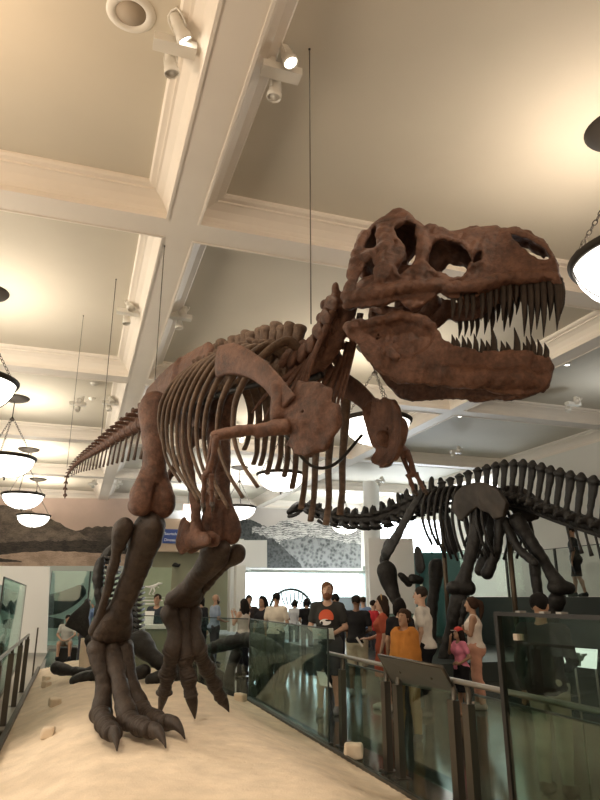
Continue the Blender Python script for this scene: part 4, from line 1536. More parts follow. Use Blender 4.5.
spot_pair(118, 484, 1, 'twin spotlight between the tail tip and the near thigh', zb=6.1, aims=((0.1, -0.8, -0.5), (0.2, -0.7, -0.6)))
spot_pair(380, 481, 1, 'twin spotlight just above the neck of the black skeleton', zb=6.1, aims=((0.1, -0.8, -0.5), (0.2, -0.7, -0.6)))
spot_pair(78, 404, 1, 'twin spotlight left of the tail above the left row of lamps', zb=6.1, aims=((0.1, -0.8, -0.5), (0.2, -0.7, -0.6))).location.x -= 0.0

# ceiling speaker and detectors
p = at_z(131, 13, Z_PANEL)
r = thing('ceiling_speaker', 'round flush speaker with a grey grille in the near left ceiling panel', 'speaker', tuple(p))
MB().lathe([(0.13, -0.004), (0.15, -0.022), (0.20, -0.016), (0.215, 0.0)], 36).build('speaker_ring', M['spot_white'], r)
MB().lathe([(0.001, -0.010), (0.13, -0.010), (0.13, -0.002), (0.001, -0.002)], 36).build('speaker_grille', simple('speaker_grille', (0.42, 0.35, 0.27), 0.7), r)
for px, py, lab in [(94, 383, 'small white ceiling detector above the tail, upper of two'), (92, 398, 'small flat white ceiling disc above the tail, lower of two'), (403, 448, 'tiny ceiling disc beyond the far shoulder plate lamp')]:
    p = at_z(px, py, Z_PANEL)
    tag(MB().lathe([(0.001, -0.06), (0.06, -0.055), (0.085, -0.02), (0.10, 0.0)], 20).build('smoke_detector', M['spot_white'], None, Matrix.Translation(p)), lab, 'detector', 'ceiling detectors')
for px, py, lab in [(460, 415, 'tiny lit downlight under the lower jaw'), (567, 363, 'tiny lit downlight at right below the snout'), (374, 481, 'tiny lit downlight above the black skeleton neck')]:
    p = at_z(px, py, Z_PANEL)
    d = MB().lathe([(0.001, -0.03), (0.05, -0.03), (0.05, -0.05), (0.075, -0.045), (0.08, 0.0)], 18).build('downlight', M['spot_white'], None, Matrix.Translation(p))
    MB().lathe([(0.001, -0.048), (0.048, -0.048), (0.048, -0.04), (0.001, -0.04)], 18).build('lens', M['spot_lens'], d)
    tag(d, lab, 'downlight', 'recessed downlights')

# ---------------------------------------------------------------- suspension wires of the mount
def wire(v, ztop, lab, r=0.006):
    w = TF.world(v)
    mb = MB().tube([(0, 0, 0), (0, 0, ztop - w.z)], r, 1, 6)
    o = mb.build('suspension_wire', M['cable'])
    o.location = w
    c = MB().lathe([(0.001, -0.015), (0.008, -0.015), (0.012, 0.0), (0.001, 0.0)], 12).build('wire_anchor', M['black'], o)
    c.location = (0, 0, ztop - w.z)
    tag(o, lab, 'wire', 'wires holding up the tyrannosaur')
wire(TF.plane(311, 324, -0.10), Z_PANEL, 'long thin wire from the ceiling to the base of the tyrannosaur neck')
wire(TF.plane(154, 394, 0.0), Z_BEAM, 'wire from the beam crossing down to the tyrannosaur hips')
wire(TF.plane(101, 440, 0.0), Z_PANEL, 'thin wire from the ceiling to the middle of the tail')
wire(TF.plane(67, 467, 0.0), Z_PANEL, 'thinnest wire, ends at the drooping tip of the tail', 0.004)

# ---------------------------------------------------------------- glass barriers and railings
M['glass'] = glass_mat('green_tinted_glass', (0.74, 0.86, 0.84), 0.06)
M['glass_edge'] = simple('dark_glass_edge', (0.02, 0.035, 0.032), 0.3)
M['glass_clear'] = glass_mat('clear_glass', (0.93, 0.965, 0.955), 0.04)
M['glass_dark'] = glass_mat('smoky_green_glass', (0.62, 0.70, 0.64), 0.05)


def pane(root, a, b, z0, z1, t=0.014, mat='glass', edges=(1, 1, 1)):
    """upright pane from a to b with dark polished edges; coordinates relative to root"""
    a, b = Vector((*a, 0)), Vector((*b, 0))
    d = (b - a)
    L = d.length
    m = Matrix.Translation(a) @ Matrix.Rotation(math.atan2(d.y, d.x), 4, 'Z')
    MB().box((0, -t / 2, z0), (L, t / 2, z1), m).build('glass_pane', M[mat], root)
    if edges[0]: MB().box((-0.012, -t / 2 - 0.002, z0), (0.004, t / 2 + 0.002, z1), m).build('pane_edge', M['glass_edge'], root)
    if edges[1]: MB().box((L - 0.004, -t / 2 - 0.002, z0), (L + 0.012, t / 2 + 0.002, z1), m).build('pane_edge', M['glass_edge'], root)
    if edges[2]: MB().box((0, -t / 2 - 0.002, z1 - 0.004), (L, t / 2 + 0.002, z1 + 0.012), m).build('pane_edge', M['glass_edge'], root)


bx = 2.85
r = thing('glass_barrier', 'green tinted glass screen with dark edges between the sand and the bearded man', 'glass barrier', (bx, 11.1, 0))
pane(r, (0, 0), (0, -3.65), 0.0, 1.24)
MB().box((-0.03, -3.70, 0), (0.03, 0.0, 0.045)).build('base_channel', M['steel'], r)
r = thing('glass_barrier', 'clear glass screen round the back of the sand bed beyond the far foot', 'glass barrier', (bx, 11.12, 0))
pane(r, (-0.02, 0.06), (-1.02, 1.86), 0.0, 1.24, mat='glass_clear', edges=(0, 1, 1))
pane(r, (-1.04, 1.90), (-2.2, 3.98), 0.0, 1.24, mat='glass_clear', edges=(0, 1, 1))
MB().box((-0.03, -0.03, 0), (0.03, 0.03, 0.012)).build('floor_fixing', M['steel'], r)

# right-hand railing: paired flat posts with curved arms, round handrail, low glass
RX, RZ = 2.99, 0.95
rr = thing('railing', 'bronze railing with paired flat posts and a round handrail along the right of the sand', 'railing', (RX, 5.2, 0))
MB().tube([(0, 2.62, RZ), (0, 0, RZ), (0.04, -3.2, RZ)], 0.022, 4, 12).build('handrail', M['rail'], rr)
for y in (7.42, 6.28, 6.02, 5.02, 4.80, 3.3, 3.1):
    yy = y - 5.2
    mb = MB().box((-0.012, yy - 0.045, 0), (0.05, yy + 0.045, 0.80))
    mb.tube([(0.02, yy, 0.76), (0.03, yy, 0.86), (0.02, yy - 0.0, 0.92), (0.0, yy, RZ - 0.01)], [0.034, 0.032, 0.026, 0.018], 4, 8, flat=0.6, up=(0, 1, 0))
    mb.build('post', M['steel'], rr)
    MB().box((-0.05, yy - 0.07, 0), (0.09, yy + 0.07, 0.012)).build('post_foot', M['steel'], rr)
pane(rr, (0.07, 2.2), (0.07, 1.1), 0.08, 0.86, mat='glass', edges=(0, 0, 1))
pane(rr, (0.07, 0.80), (0.07, -0.16), 0.08, 0.86, mat='glass', edges=(0, 0, 1))
pane(rr, (0.07, -0.42), (0.07, -1.9), 0.08, 0.86, mat='glass', edges=(0, 0, 1))
# sloping text board on that railing
bd = thing('reader_board', 'sloping dark-framed text board clamped to the handrail before the woman in orange', 'board', tuple(at_x(415, 690, 2.98)))
c4 = [at_x(378, 656, 2.80), at_x(441, 668, 2.80), at_x(456, 694, 3.08), at_x(393, 683, 3.08)]
n = (c4[1] - c4[0]).cross(c4[3] - c4[0]).normalized() * 0.022
vs = [p - bd.location for p in c4] + [p + n - bd.location for p in c4]
MB().add(vs, [(0, 1, 2, 3), (7, 6, 5, 4), (0, 4, 5, 1), (1, 5, 6, 2), (2, 6, 7, 3), (3, 7, 4, 0)], False).build('board_panel', simple('grey_board_back', (0.13, 0.13, 0.115), 0.4, 0.3), bd)
fr = MB()
for i in range(4):
    fr.tube([c4[i] + n * 0.5 - bd.location, c4[(i + 1) % 4] + n * 0.5 - bd.location], 0.014, 1, 6)
fr.build('board_frame', M['steel'], bd)
for f in (0.25, 0.75):
    q = c4[0].lerp(c4[1], f) * 0.5 + c4[3].lerp(c4[2], f) * 0.5 - bd.location
    MB().tube([q, (RX - bd.location.x, q.y, RZ - bd.location.z)], 0.016, 1, 8).build('board_clamp', M['steel'], bd)

# tall glass case at the right
GX_ = 2.84
gc = thing('glass_barrier', 'tall smoky glass screen with a dark top rail and corner post at the lower right', 'glass barrier', (GX_, 4.07, 0))
pane(gc, (0, 0), (0.0, -4.4), 0.0, 1.475, t=0.02, mat='glass_dark', edges=(0, 1, 0))
MB().box((-0.018, -4.4, 1.475), (0.018, 0.02, 1.500)).build('top_rail', M['black'], gc)
MB().box((-0.018, -0.02, 0), (0.018, 0.02, 1.475)).build('corner_post', M['black'], gc)
for px_, py_ in ((519, 637),):
    q = at_x(px_, py_, GX_) - gc.location
    MB().box((-0.03, q.y - 0.022, q.z - 0.02), (0.02, q.y + 0.022, q.z + 0.02)).build('glass_clamp', simple('pale_clamp', (0.55, 0.48, 0.40), 0.4), gc)
for px_, py_ in ((520, 612), (544, 611), (561, 611)):
    q = at_x(px_, py_, GX_) - gc.location
    MB().box((-0.02, q.y - 0.025, 1.500), (0.03, q.y + 0.025, 1.512)).build('rail_clip', M['rail'], gc)

# white illustrated panel on two legs behind the smoky glass
W4 = 4.5
ip = thing('info_panel', 'white illustrated panel on thin legs behind the smoky glass at right', 'panel', tuple(at_x(580, 690, W4)))
c4 = [at_x(562, 647, W4), at_x(596, 649.5, W4), at_x(595, 669, W4), at_x(565, 665.5, W4)]
vs = [p - ip.location for p in c4] + [p - ip.location + Vector((0.02, 0, 0)) for p in c4]
MB().add(vs, [(0, 1, 2, 3), (7, 6, 5, 4), (0, 4, 5, 1), (1, 5, 6, 2), (2, 6, 7, 3), (3, 7, 4, 0)], False).build('panel_face', emit('glowing_panel_face', (0.86, 0.86, 0.82), 1.5), ip)  # glow put into the white face to keep it bright behind glass
gp = simple('green_picture', (0.16, 0.24, 0.18), 0.5)
for poly, nm in (([(573.5, 654), (576, 652.5), (580, 653), (581.5, 657), (581, 666.4), (573.5, 665.8)], 'picture_shape'), ([(581.5, 654), (587, 653.5), (587.5, 655), (585, 656.5), (583, 661), (581.5, 661)], 'picture_shape')):
    q = [at_x(x, y, W4) - ip.location for x, y in poly]
    k = len(q)
    MB().add([v_ + Vector((-0.004, 0, 0)) for v_ in q] + [v_ + Vector((-0.001, 0, 0)) for v_ in q], [tuple(range(k)), tuple(range(k, 2 * k))[::-1]] + [(i, (i + 1) % k, k + (i + 1) % k, k + i) for i in range(k)], False).build(nm, gp, ip)
for x_, y_ in ((573.5, 667), (594, 669)):
    q = at_x(x_, y_, W4) - ip.location
    MB().tube([(0.02, q.y, q.z), (0.03, q.y, -ip.location.z)], 0.01, 1, 8).build('leg', M['rail'], ip)

# white plaque on a curved post seen through the first screen
q = at_z(327, 722, 0)
pq = thing('plaque_stand', 'small white tilted plaque on a curved post beside the bearded man legs', 'stand', tuple(q))
dq = math.hypot(q.x * math.sin(YAW) + q.y * math.cos(YAW), 0)
c4 = [at_d(316.5, 671, dq), at_d(325, 672.5, dq), at_d(332, 687, dq - 0.1), at_d(320, 685, dq - 0.1)]
vs = [p - q for p in c4] + [p - q + Vector((0.01, 0.02, -0.012)) for p in c4]
MB().add(vs, [(0, 1, 2, 3), (7, 6, 5, 4), (0, 4, 5, 1), (1, 5, 6, 2), (2, 6, 7, 3), (3, 7, 4, 0)], False).build('plaque', M['white'], pq)
cc = (c4[0] + c4[2]) / 2 - q
MB().tube([(0.02, 0.05, 0), (0.03, 0.06, 0.3), (0.02, 0.05, cc.z - 0.12), cc + Vector((0, 0.02, -0.02))], 0.022, 4, 8).build('post', M['steel'], pq)

# left-hand railing
rl = thing('railing', 'bronze railing with flat posts along the left edge of the sand', 'railing', (-0.72, 10.5, 0))
MB().tube([(0, 2.7, 0.95), (0, -6.5, 0.95)], 0.022, 1, 12).build('handrail', M['rail'], rl)
for y in (2.6, 1.0, -0.6, -2.2, -3.8):
    MB().box((-0.04, y - 0.05, 0), (0.03, y + 0.05, 0.88)).tube([(0, y, 0.86), (0, y, 0.945)], 0.02, 1, 6).build('post', M['steel'], rl)
    MB().box((-0.08, y - 0.08, 0), (0.07, y + 0.08, 0.014)).build('post_foot', M['steel'], rl)
MB().box((0.03, 4.88, 0), (0.06, 4.92, 0.98)).build('post', M['steel'], rl)

# glass-fronted slab case at the far left, with dark jaws inside
lc = thing('glass_case', 'upright glass case of dark fossil jaws at the left edge', 'glass case', (-0.90, 11.8, 0), 0.026)
pane(lc, (0, -3.2), (0, 3.2), 0.3, 1.82, mat='glass', edges=(1, 1, 1))
MB().box((-0.42, -3.2, 0.25), (0.02, 3.2, 0.30)).build('case_base', M['steel'], lc)
MB().box((-0.42, -3.2, 0.30), (-0.40, 3.2, 1.82)).build('case_back', M['pale'], lc)
for k, (y, z) in enumerate([(-1.6, 1.42), (0.4, 1.36), (1.9, 1.40), (-1.0, 0.72), (1.2, 0.74)]):
    f = MB().tube([(-1.08, 11.8 + y - 0.7, z + 0.10), (-1.05, 11.8 + y - 0.2, z - 0.06), (-1.08, 11.8 + y + 0.3, z - 0.02), (-1.08, 11.8 + y + 0.7, z + 0.14)], [0.06, 0.13, 0.10, 0.03], 5, 10, flat=0.4, up=(0, 0, 1)).build('fossil_jaw', M['black_bone'])
    tag(f, 'dark fossil jaw in the glass case at the left edge, %s' % ['nearest on the upper row', 'middle of the upper row', 'farthest on the upper row', 'nearer of the lower row', 'farther of the lower row'][k], 'fossil', 'fossil jaws in the left glass case')

# cream blocks on the sand
M['cream'] = simple('cream_stone', (0.72, 0.60, 0.46), 0.7, bump=0.3, bscale=30)
for px, py, sz, lab in [(47, 737, 0.055, 'cream block on the sand nearest the lower left corner'), (54, 706, 0.06, 'cream block on the sand, second from the lower left corner'), (46, 687, 0.055, 'small cream block at the left edge of the sand, lower of a close pair'),
                        (46, 681, 0.05, 'small cream block at the left edge of the sand, upper of a close pair'), (354, 757, 0.075, 'cream block on the right slope of the sand by the railing post'), (241, 701, 0.07, 'cream block against the glass beyond the far foot')]:
    z = 0.3
    for _ in range(5):
        w_ = at_z(px, py, z)
        z = float(sand_h(w_.x, w_.y))
    w_ = at_z(px, py, z)
    vx = Vox((-0.15, -0.15, -0.05), (0.15, 0.15, 0.2), 0.012)
    a_ = sz
    vx.func((-0.15, -0.15, -0.05), (0.15, 0.15, 0.2), lambda x, y, zz: np.sqrt(np.maximum(np.abs(x) - a_ * 1.0, 0) ** 2 + np.maximum(np.abs(y) - a_ * 0.8, 0) ** 2 + np.maximum(np.abs(zz - a_ * 0.8) - a_ * 0.7, 0) ** 2) - 0.018)
    vx.rough(0.006, 30, int(px))
    o = link('stone_block', vx.mesh('stone_block', relax=1), M['cream'])
    o.location = (w_.x, w_.y, w_.z - 0.005)
    o.rotation_euler = (0.05, 0.04, px * 0.7)
    tag(o, lab, 'block', 'cream blocks on the sand')
# ---------------------------------------------------------------- black long-necked skeleton at the right
AO = lev(4.0, 14.8)
APO = thing('dinosaur_skeleton', 'black long-necked dinosaur skeleton with tall tail spines behind the visitors', 'skeleton', (AO[0], AO[1], 0.35))
AOV = Vector((AO[0], AO[1], 0.35))


def apart(name, me, mat='black_bone', mw=None):
    o = link(name, me, M[mat], APO)
    o.matrix_local = Matrix.Translation(-AOV) if mw is None else Matrix.Translation(-AOV) @ mw
    return o


ADV = (-math.cos(math.radians(65)), math.sin(math.radians(65)))
AF = Vector((*lev(*ADV), 0))                       # towards the head
AS = Vector((AF.y, -AF.x, 0))                      # to its right
A_PTS = [(668, 560, 10.2), (632, 541, 10.9), (600, 527, 11.6), (573, 519, 12.2), (550, 511, 12.8), (527, 502, 13.5), (508, 497, 14.1), (490, 495, 14.7), (470, 495, 15.3), (450, 497, 15.9), (430, 501, 16.5), (412, 507, 17.0), (395, 514, 17.3),
         (375, 520, 17.5), (355, 521, 17.7), (335, 518, 17.9), (317, 512, 18.1), (304, 507, 18.25)]
ASP = Spine([at_d(*q) for q in A_PTS], 8)


def apo_vert(kind, seed):
    v = Vox((-0.20, -0.32, -0.24), (0.20, 0.32, 0.78), 0.016)
    v.cap((-0.08, 0, 0), (0.08, 0, 0), 0.11, 0.11, 0.02)
    if kind == 'tail':
        v.cap((0, 0, 0.1), (0, 0, 0.2), 0.07, 0.05, 0.03)
        v.chain([(0, 0, 0.18), (0, 0, 0.42), (0, 0, 0.62)], [0.075, 0.085, 0.115], 0.02, squash=((0, 1, 0), 0.6))
        v.cap((-0.06, 0, 0.64), (0.06, 0, 0.64), 0.085, 0.085, 0.06, squash=((0, 0, 1), 0.45))
        for sy in (-1, 1):
            v.chain([(0, sy * 0.05, 0.05), (0, sy * 0.26, 0.02)], [0.07, 0.045], 0.03)
    else:
        for sy in (-1, 1):
            v.chain([(0.02, sy * 0.05, 0.08), (-0.02, sy * 0.12, 0.22), (-0.03, sy * 0.10, 0.34)], [0.06, 0.045, 0.03], 0.03)
            v.chain([(0.02, sy * 0.05, -0.02), (0.0, sy * 0.17, -0.13), (-0.10, sy * 0.20, -0.18)], [0.06, 0.05, 0.035], 0.03)
            v.cap((0.08, sy * 0.09, 0.12), (0.15, sy * 0.11, 0.14), 0.05, 0.035, 0.03)
            v.cap((-0.08, sy * 0.09, 0.14), (-0.15, sy * 0.11, 0.15), 0.05, 0.035, 0.03)
    v.rough(0.007, 26, seed)
    return v.mesh('vertebra', relax=1)


AT = [apo_vert('tail', 1), apo_vert('tail', 2)]
AN = [apo_vert('neck', 3), apo_vert('neck', 4)]
NB = 23
for i in range(NB):
    t = 0.005 + 0.60 * i / (NB - 1)
    k = np.interp(t, [0, 0.1, 0.22, 0.34, 0.42, 0.5, 0.6], [0.78, 0.98, 1.0, 1.0, 0.9, 0.72, 0.5])
    w = np.interp(t, [0, 0.3, 0.6], [0.75, 1.0, 0.8])
    apart('tail_vertebra' if t < 0.25 else 'back_vertebra', AT[i % 2], 'black_bone', ASP.frame(t, (1.0, w, k * 1.22)))
for i in range(15):
    t = 0.625 + 0.365 * i / 14
    k = 1.55 - 0.85 * i / 14
    apart('neck_vertebra', AN[i % 2], 'black_bone', ASP.frame(t, (1.3, k, k)))
# chevrons under the tail
for i in range(11):
    t = 0.005 + 0.022 * i
    p, x = ASP.at(t)
    L = 0.34 + 0.018 * i
    apart('chevron_bone', MB().tube([p + Vector((0, 0, -0.08)), p + Vector((0, 0, -0.1 - L * 0.5)) - x * 0.04, p + Vector((0, 0, -0.1 - L)) - x * 0.1], [0.035, 0.026, 0.05], 3, 8, flat=0.6).mesh())
# head
hp = at_d(303, 506, 18.25)
ht = at_d(289, 513, 18.35)
lo, hi = bone_box([hp, ht], 0.35)
v = Vox(lo, hi, 0.016)
d = ht - hp
v.chain([hp, hp + d * 0.4 + Vector((0, 0, 0.05)), ht + Vector((0, 0, 0.03))], [0.12, 0.13, 0.075], 0.03)
v.chain([hp + Vector((0, 0, -0.10)), hp + d * 0.5 + Vector((0, 0, -0.14)), ht + Vector((0, 0, -0.10))], [0.05, 0.045, 0.05], 0.02)
v.ell(hp + d * 0.45 + Vector((0, -0.12, 0.05)), (0.06, 0.08, 0.06), 0.01, 's')
v.rough(0.006, 26, 4)
apart('skull', v.mesh('skull', relax=1))


def abone(name, pts, rads, seed=1, h=0.022, k=0.04, mat='black_bone', extra=None, squash=None):
    P = [at_d(*q) if not isinstance(q, Vector) else q for q in pts]
    lo, hi = bone_box(P, max(rads) + 0.12)
    v = Vox(lo, hi, h)
    v.chain(P, rads, k, squash=squash)
    if extra: extra(v, P)
    v.rough(0.007, 18, seed)
    return apart(name, v.mesh(name, relax=1), mat)


def knobs(r, off=0.10):
    def f(v, P):
        e = P[-1]
        for o in (-off, off):
            v.ell(e + Vector((o * math.cos(YAW), -o * math.sin(YAW), 0)), (r, r, r * 0.9), 0.05)
    return f


# hip blade facing the camera side: lamp light put into its browner bone colour
il = [(452, 512), (455, 498), (463, 488), (475, 483), (488, 483), (500, 490), (507, 503), (503, 517), (494, 520), (486, 512), (478, 507), (470, 513), (462, 521)]
AFR = Frame(4.0, 14.8, 245)
P = [AFR.world(AFR.plane(x, y, 0.42)) for x, y in il]
cen = sum(P, Vector()) / len(P)
ux = Vector((AFR.f[0], AFR.f[1], 0))
uz = Vector((0, 0, 1))
uy = uz.cross(ux)
R3 = Matrix((ux, uy, uz)).transposed()
q2 = [((p - cen).dot(ux), (p - cen).z) for p in P]
v = Vox((-1.4, -0.25, -0.7), (1.4, 0.25, 0.7), 0.022)
def il_f(x, y, z):
    d2 = poly_sdf(q2, x[:, 0, :] + 0 * z[0], z[0] + 0 * x[:, 0, :])[:, None, :]
    return np.maximum(d2, np.abs(y - 0.10 * z) - 0.05)
v.func((-1.4, -0.25, -0.7), (1.4, 0.25, 0.7), il_f)
v.rough(0.008, 16, 3)
m4 = R3.to_4x4()
m4.translation = cen
M['mid_bone'] = simple('lamplit_bone_tone', (0.034, 0.024, 0.016), 0.55, bump=0.4, bscale=30, var=0.5, vscale=3)
apart('ilium', v.mesh('ilium', m4, relax=1), 'mid_bone')
m5 = m4.copy()
m5.translation = cen + AS * 0.9
apart('ilium', v.mesh('ilium', m5, relax=1), 'mid_bone')
# hind legs
abone('femur', [(480, 512, 14.4), (474, 540, 14.3), (467, 568, 14.2), (461, 588, 14.15)], [0.20, 0.14, 0.125, 0.18], 1, extra=knobs(0.17, 0.14))
abone('femur', [(517, 520, 13.7), (532, 543, 13.6), (548, 568, 13.5), (561, 588, 13.4)], [0.16, 0.125, 0.11, 0.15], 2, extra=knobs(0.15, 0.12))
abone('tibia', [(459, 600, 14.2), (451, 630, 14.4), (444, 664, 14.7)], [0.19, 0.12, 0.15], 3)
abone('fibula', [(466, 602, 14.0), (459, 632, 14.2), (451, 662, 14.5)], [0.08, 0.05, 0.07], 4)
abone('tibia', [(557, 600, 13.6), (548, 630, 14.0), (541, 668, 14.5)], [0.17, 0.11, 0.14], 5)
abone('foot', [(445, 667, 14.6), (436, 678, 14.4)], [0.2, 0.15], 6)
abone('foot', [(541, 672, 14.4), (531, 682, 14.2)], [0.2, 0.15], 7)
abone('pubis', [(494, 518, 15.0), (489, 545, 15.2), (481, 570, 15.4)], [0.16, 0.11, 0.15], 8)
abone('pubis', [(500, 520, 14.0), (497, 550, 14.1), (487, 573, 14.3)], [0.12, 0.09, 0.14], 9)
abone('ischium', [(505, 522, 14.0), (518, 548, 13.6), (535, 563, 13.2)], [0.12, 0.07, 0.08], 10)
abone('ischium', [(512, 520, 14.6), (527, 545, 14.2), (541, 561, 13.9)], [0.10, 0.06, 0.07], 11)
abone('tail_chevron', [(535, 560, 14.0), (536, 580, 14.0), (538, 596, 14.0)], [0.12, 0.10, 0.09], 12)
# shoulder and fore limb
abone('scapula', [(424, 488, 16.2), (412, 508, 16.3), (399, 532, 16.4), (386, 553, 16.5)], [0.10, 0.13, 0.15, 0.20], 13, squash=(tuple(AS), 0.4))
abone('coracoid', [(389, 546, 16.6), (384, 560, 16.7)], [0.2, 0.16], 14, squash=(tuple(AS), 0.5))
abone('humerus', [(387, 572, 16.3), (390, 586, 16.3), (397, 603, 16.2), (401, 620, 16.2)], [0.27, 0.20, 0.12, 0.15], 15, squash=((0.0, 1.0, 0.0), 0.6))
abone('ulna', [(403, 622, 16.2), (406, 648, 16.0)], [0.12, 0.09], 16)
abone('radius_bone', [(399, 624, 16.1), (400, 650, 15.9)], [0.08, 0.07], 17)
abone('fore_foot', [(404, 652, 16.0), (401, 664, 15.8)], [0.14, 0.16], 18)
abone('scapula', [(440, 492, 17.6), (446, 520, 17.6), (452, 548, 17.6)], [0.10, 0.12, 0.18], 19)
abone('humerus', [(437, 566, 17.0), (434, 590, 17.0), (431, 616, 17.0)], [0.20, 0.13, 0.15], 20)
abone('ulna', [(432, 618, 17.0), (432, 650, 16.8)], [0.12, 0.10], 21)
abone('sternal_plate', [(418, 552, 16.6), (420, 566, 16.6)], [0.15, 0.20], 22, squash=(tuple(AS), 0.35))
abone('sternal_plate', [(400, 575, 16.3), (409, 583, 16.4)], [0.07, 0.10], 23)
abone('sternal_plate', [(412, 579, 16.3), (420, 580, 16.4)], [0.11, 0.10], 24)
# ribs
for i in range(11):
    t = 0.42 + 0.019 * i
    p, x = ASP.at(t)
    L = 1.55 - 0.035 * abs(i - 6) - (0.25 if i > 8 else 0)
    for sg in (-1, 1):
        sd = AS * sg
        pts = [p + sd * 0.1 + Vector((0, 0, 0.12)), p + sd * 0.42 + Vector((0, 0, 0.10)), p + sd * 0.66 + Vector((0, 0, -0.35 * L)) - AF * 0.08, p + sd * 0.66 + Vector((0, 0, -0.70 * L)) - AF * 0.16, p + sd * 0.48 + Vector((0, 0, -1.0 * L)) - AF * 0.16]
        apart('rib', MB().tube(pts, [0.065, 0.08, 0.066, 0.052, 0.055], 5, 8, flat=0.6, up=(1, 0, 0)).mesh())
# neck ribs
for i in range(9):
    p, x = ASP.at(0.66 + 0.035 * i)
    for sg in (-1, 1):
        a = p + AS * (0.2 * sg) + Vector((0, 0, -0.16))
        apart('neck_rib', MB().tube([a, a - x * 0.16 + Vector((0, 0, -0.05)), a - x * 0.34 + Vector((0, 0, -0.04))], [0.05, 0.035, 0.015], 3, 7).mesh())
# steel uprights of the mount
M['post_metal'] = simple('brown_steel_post', (0.10, 0.075, 0.05), 0.4, 0.6)
for px, d, y0 in ((507, 14.2, 520), (442, 16.2, 520)):
    a = at_d(px, y0, d)
    apart('support_post', MB().tube([(a.x, a.y, 0.35), (a.x, a.y, a.z)], 0.055, 1, 10).mesh(), 'post_metal')
p1, _ = ASP.at(0.01)
p2, _ = ASP.at(0.38)
apart('support_rod', MB().tube([ASP.at(t)[0] + Vector((0, 0, -0.16)) for t in (0.005, 0.12, 0.25, 0.4, 0.55, 0.62)], 0.04, 4, 8).mesh())

# ---------------------------------------------------------------- black skeleton crouching behind the tyrannosaur
BO = at_d(120, 655, 11.0)
BK = thing('dinosaur_skeleton', 'low black duck-billed skeleton crouched on the sand behind the tyrannosaur legs', 'skeleton', (BO.x, BO.y, 0.3))
BV = Vector((BO.x, BO.y, 0.3))


def bbone(name, pts, rads, seed=1, squash=None, h=0.016, par=BK, off=BV):
    P = [at_d(*q) for q in pts]
    lo, hi = bone_box(P, max(rads) + 0.08)
    v = Vox(lo, hi, h)
    v.chain(P, rads, 0.03, squash=squash)
    v.rough(0.005, 24, seed)
    o = link(name, v.mesh(name, relax=1), M['black_bone'], par)
    o.matrix_local = Matrix.Translation(-off)
    return o


fan = [(64, 626), (71, 614), (80, 606), (88, 598), (90, 606), (88, 618), (90, 632), (95, 645), (89, 645), (83, 637), (75, 631)]
P = [at_d(x, y, 11.6) for x, y in fan]
k = len(P)
nv = Vector((*lev(0, 1), 0)) * 0.06
fm = MB().add(P + [p + nv for p in P], [tuple(range(k)), tuple(range(k, 2 * k))[::-1]] + [(i, (i + 1) % k, k + (i + 1) % k, k + i) for i in range(k)], False)
o = fm.build('tail_blade', M['black_bone'], BK, Matrix.Translation(-BV))
bv = o.modifiers.new('soft', 'BEVEL')
bv.width = 0.02
bv.segments = 2
bbone('limb_bone', [(57, 668, 11.9), (70, 671, 11.8), (88, 672, 11.7), (100, 668, 11.7)], [0.11, 0.07, 0.07, 0.12], 2)
bbone('limb_bone', [(76, 681, 11.5), (88, 677, 11.5), (102, 674, 11.4)], [0.10, 0.10, 0.12], 3)
bbone('limb_bone', [(92, 640, 11.5), (98, 655, 11.5), (103, 670, 11.4)], [0.12, 0.08, 0.12], 4)
bbone('limb_bone', [(140, 643, 11.4), (152, 656, 11.3), (166, 666, 11.2), (178, 672, 11.2)], [0.20, 0.12, 0.11, 0.15], 5)
bbone('foot_bone', [(134, 674, 11.2), (144, 671, 11.2)], [0.10, 0.11], 6)
bbone('foot_bone', [(151, 680, 11.0), (160, 677, 11.0)], [0.10, 0.10], 7)
# the standing chest: spine, ribs and arm seen end-on
bbone('spine', [(101, 563, 11.6), (110, 552, 11.6), (122, 546, 11.7)], [0.06, 0.10, 0.10], 8)
bbone('scapula', [(101, 560, 11.4), (98, 578, 11.4), (100, 600, 11.4), (99, 622, 11.4)], [0.07, 0.09, 0.07, 0.10], 9)
for i in range(12):
    y = 556 + i * 5.4
    a, b, c = at_d(102, y - 1, 11.7), at_d(110, y + 2, 11.4), at_d(120, y, 11.7)
    o = MB().tube([a, b, c], [0.026, 0.030, 0.024], 4, 8).build('rib', M['black_bone'], BK, Matrix.Translation(-BV))
    a, b, c = at_d(134, y + 30, 11.9), at_d(139, y + 33, 11.6), at_d(144, y + 31, 11.9)
    o = MB().tube([a, b, c], [0.026, 0.030, 0.024], 4, 8).build('rib', M['black_bone'], BK, Matrix.Translation(-BV))
bbone('arm_bone', [(104, 590, 11.3), (107, 604, 11.2), (106, 622, 11.2)], [0.06, 0.045, 0.06], 10)
bbone('spine', [(133, 580, 12.0), (134, 612, 12.0), (136, 646, 11.8)], [0.07, 0.07, 0.09], 11)
o = MB().tube([at_d(86, 680, 12.6), at_d(84, 660, 12.6), at_d(85, 638, 12.6)], [0.13, 0.09, 0.07], 3, 12).build('mount_post', M['cream'], BK, Matrix.Translation(-BV))

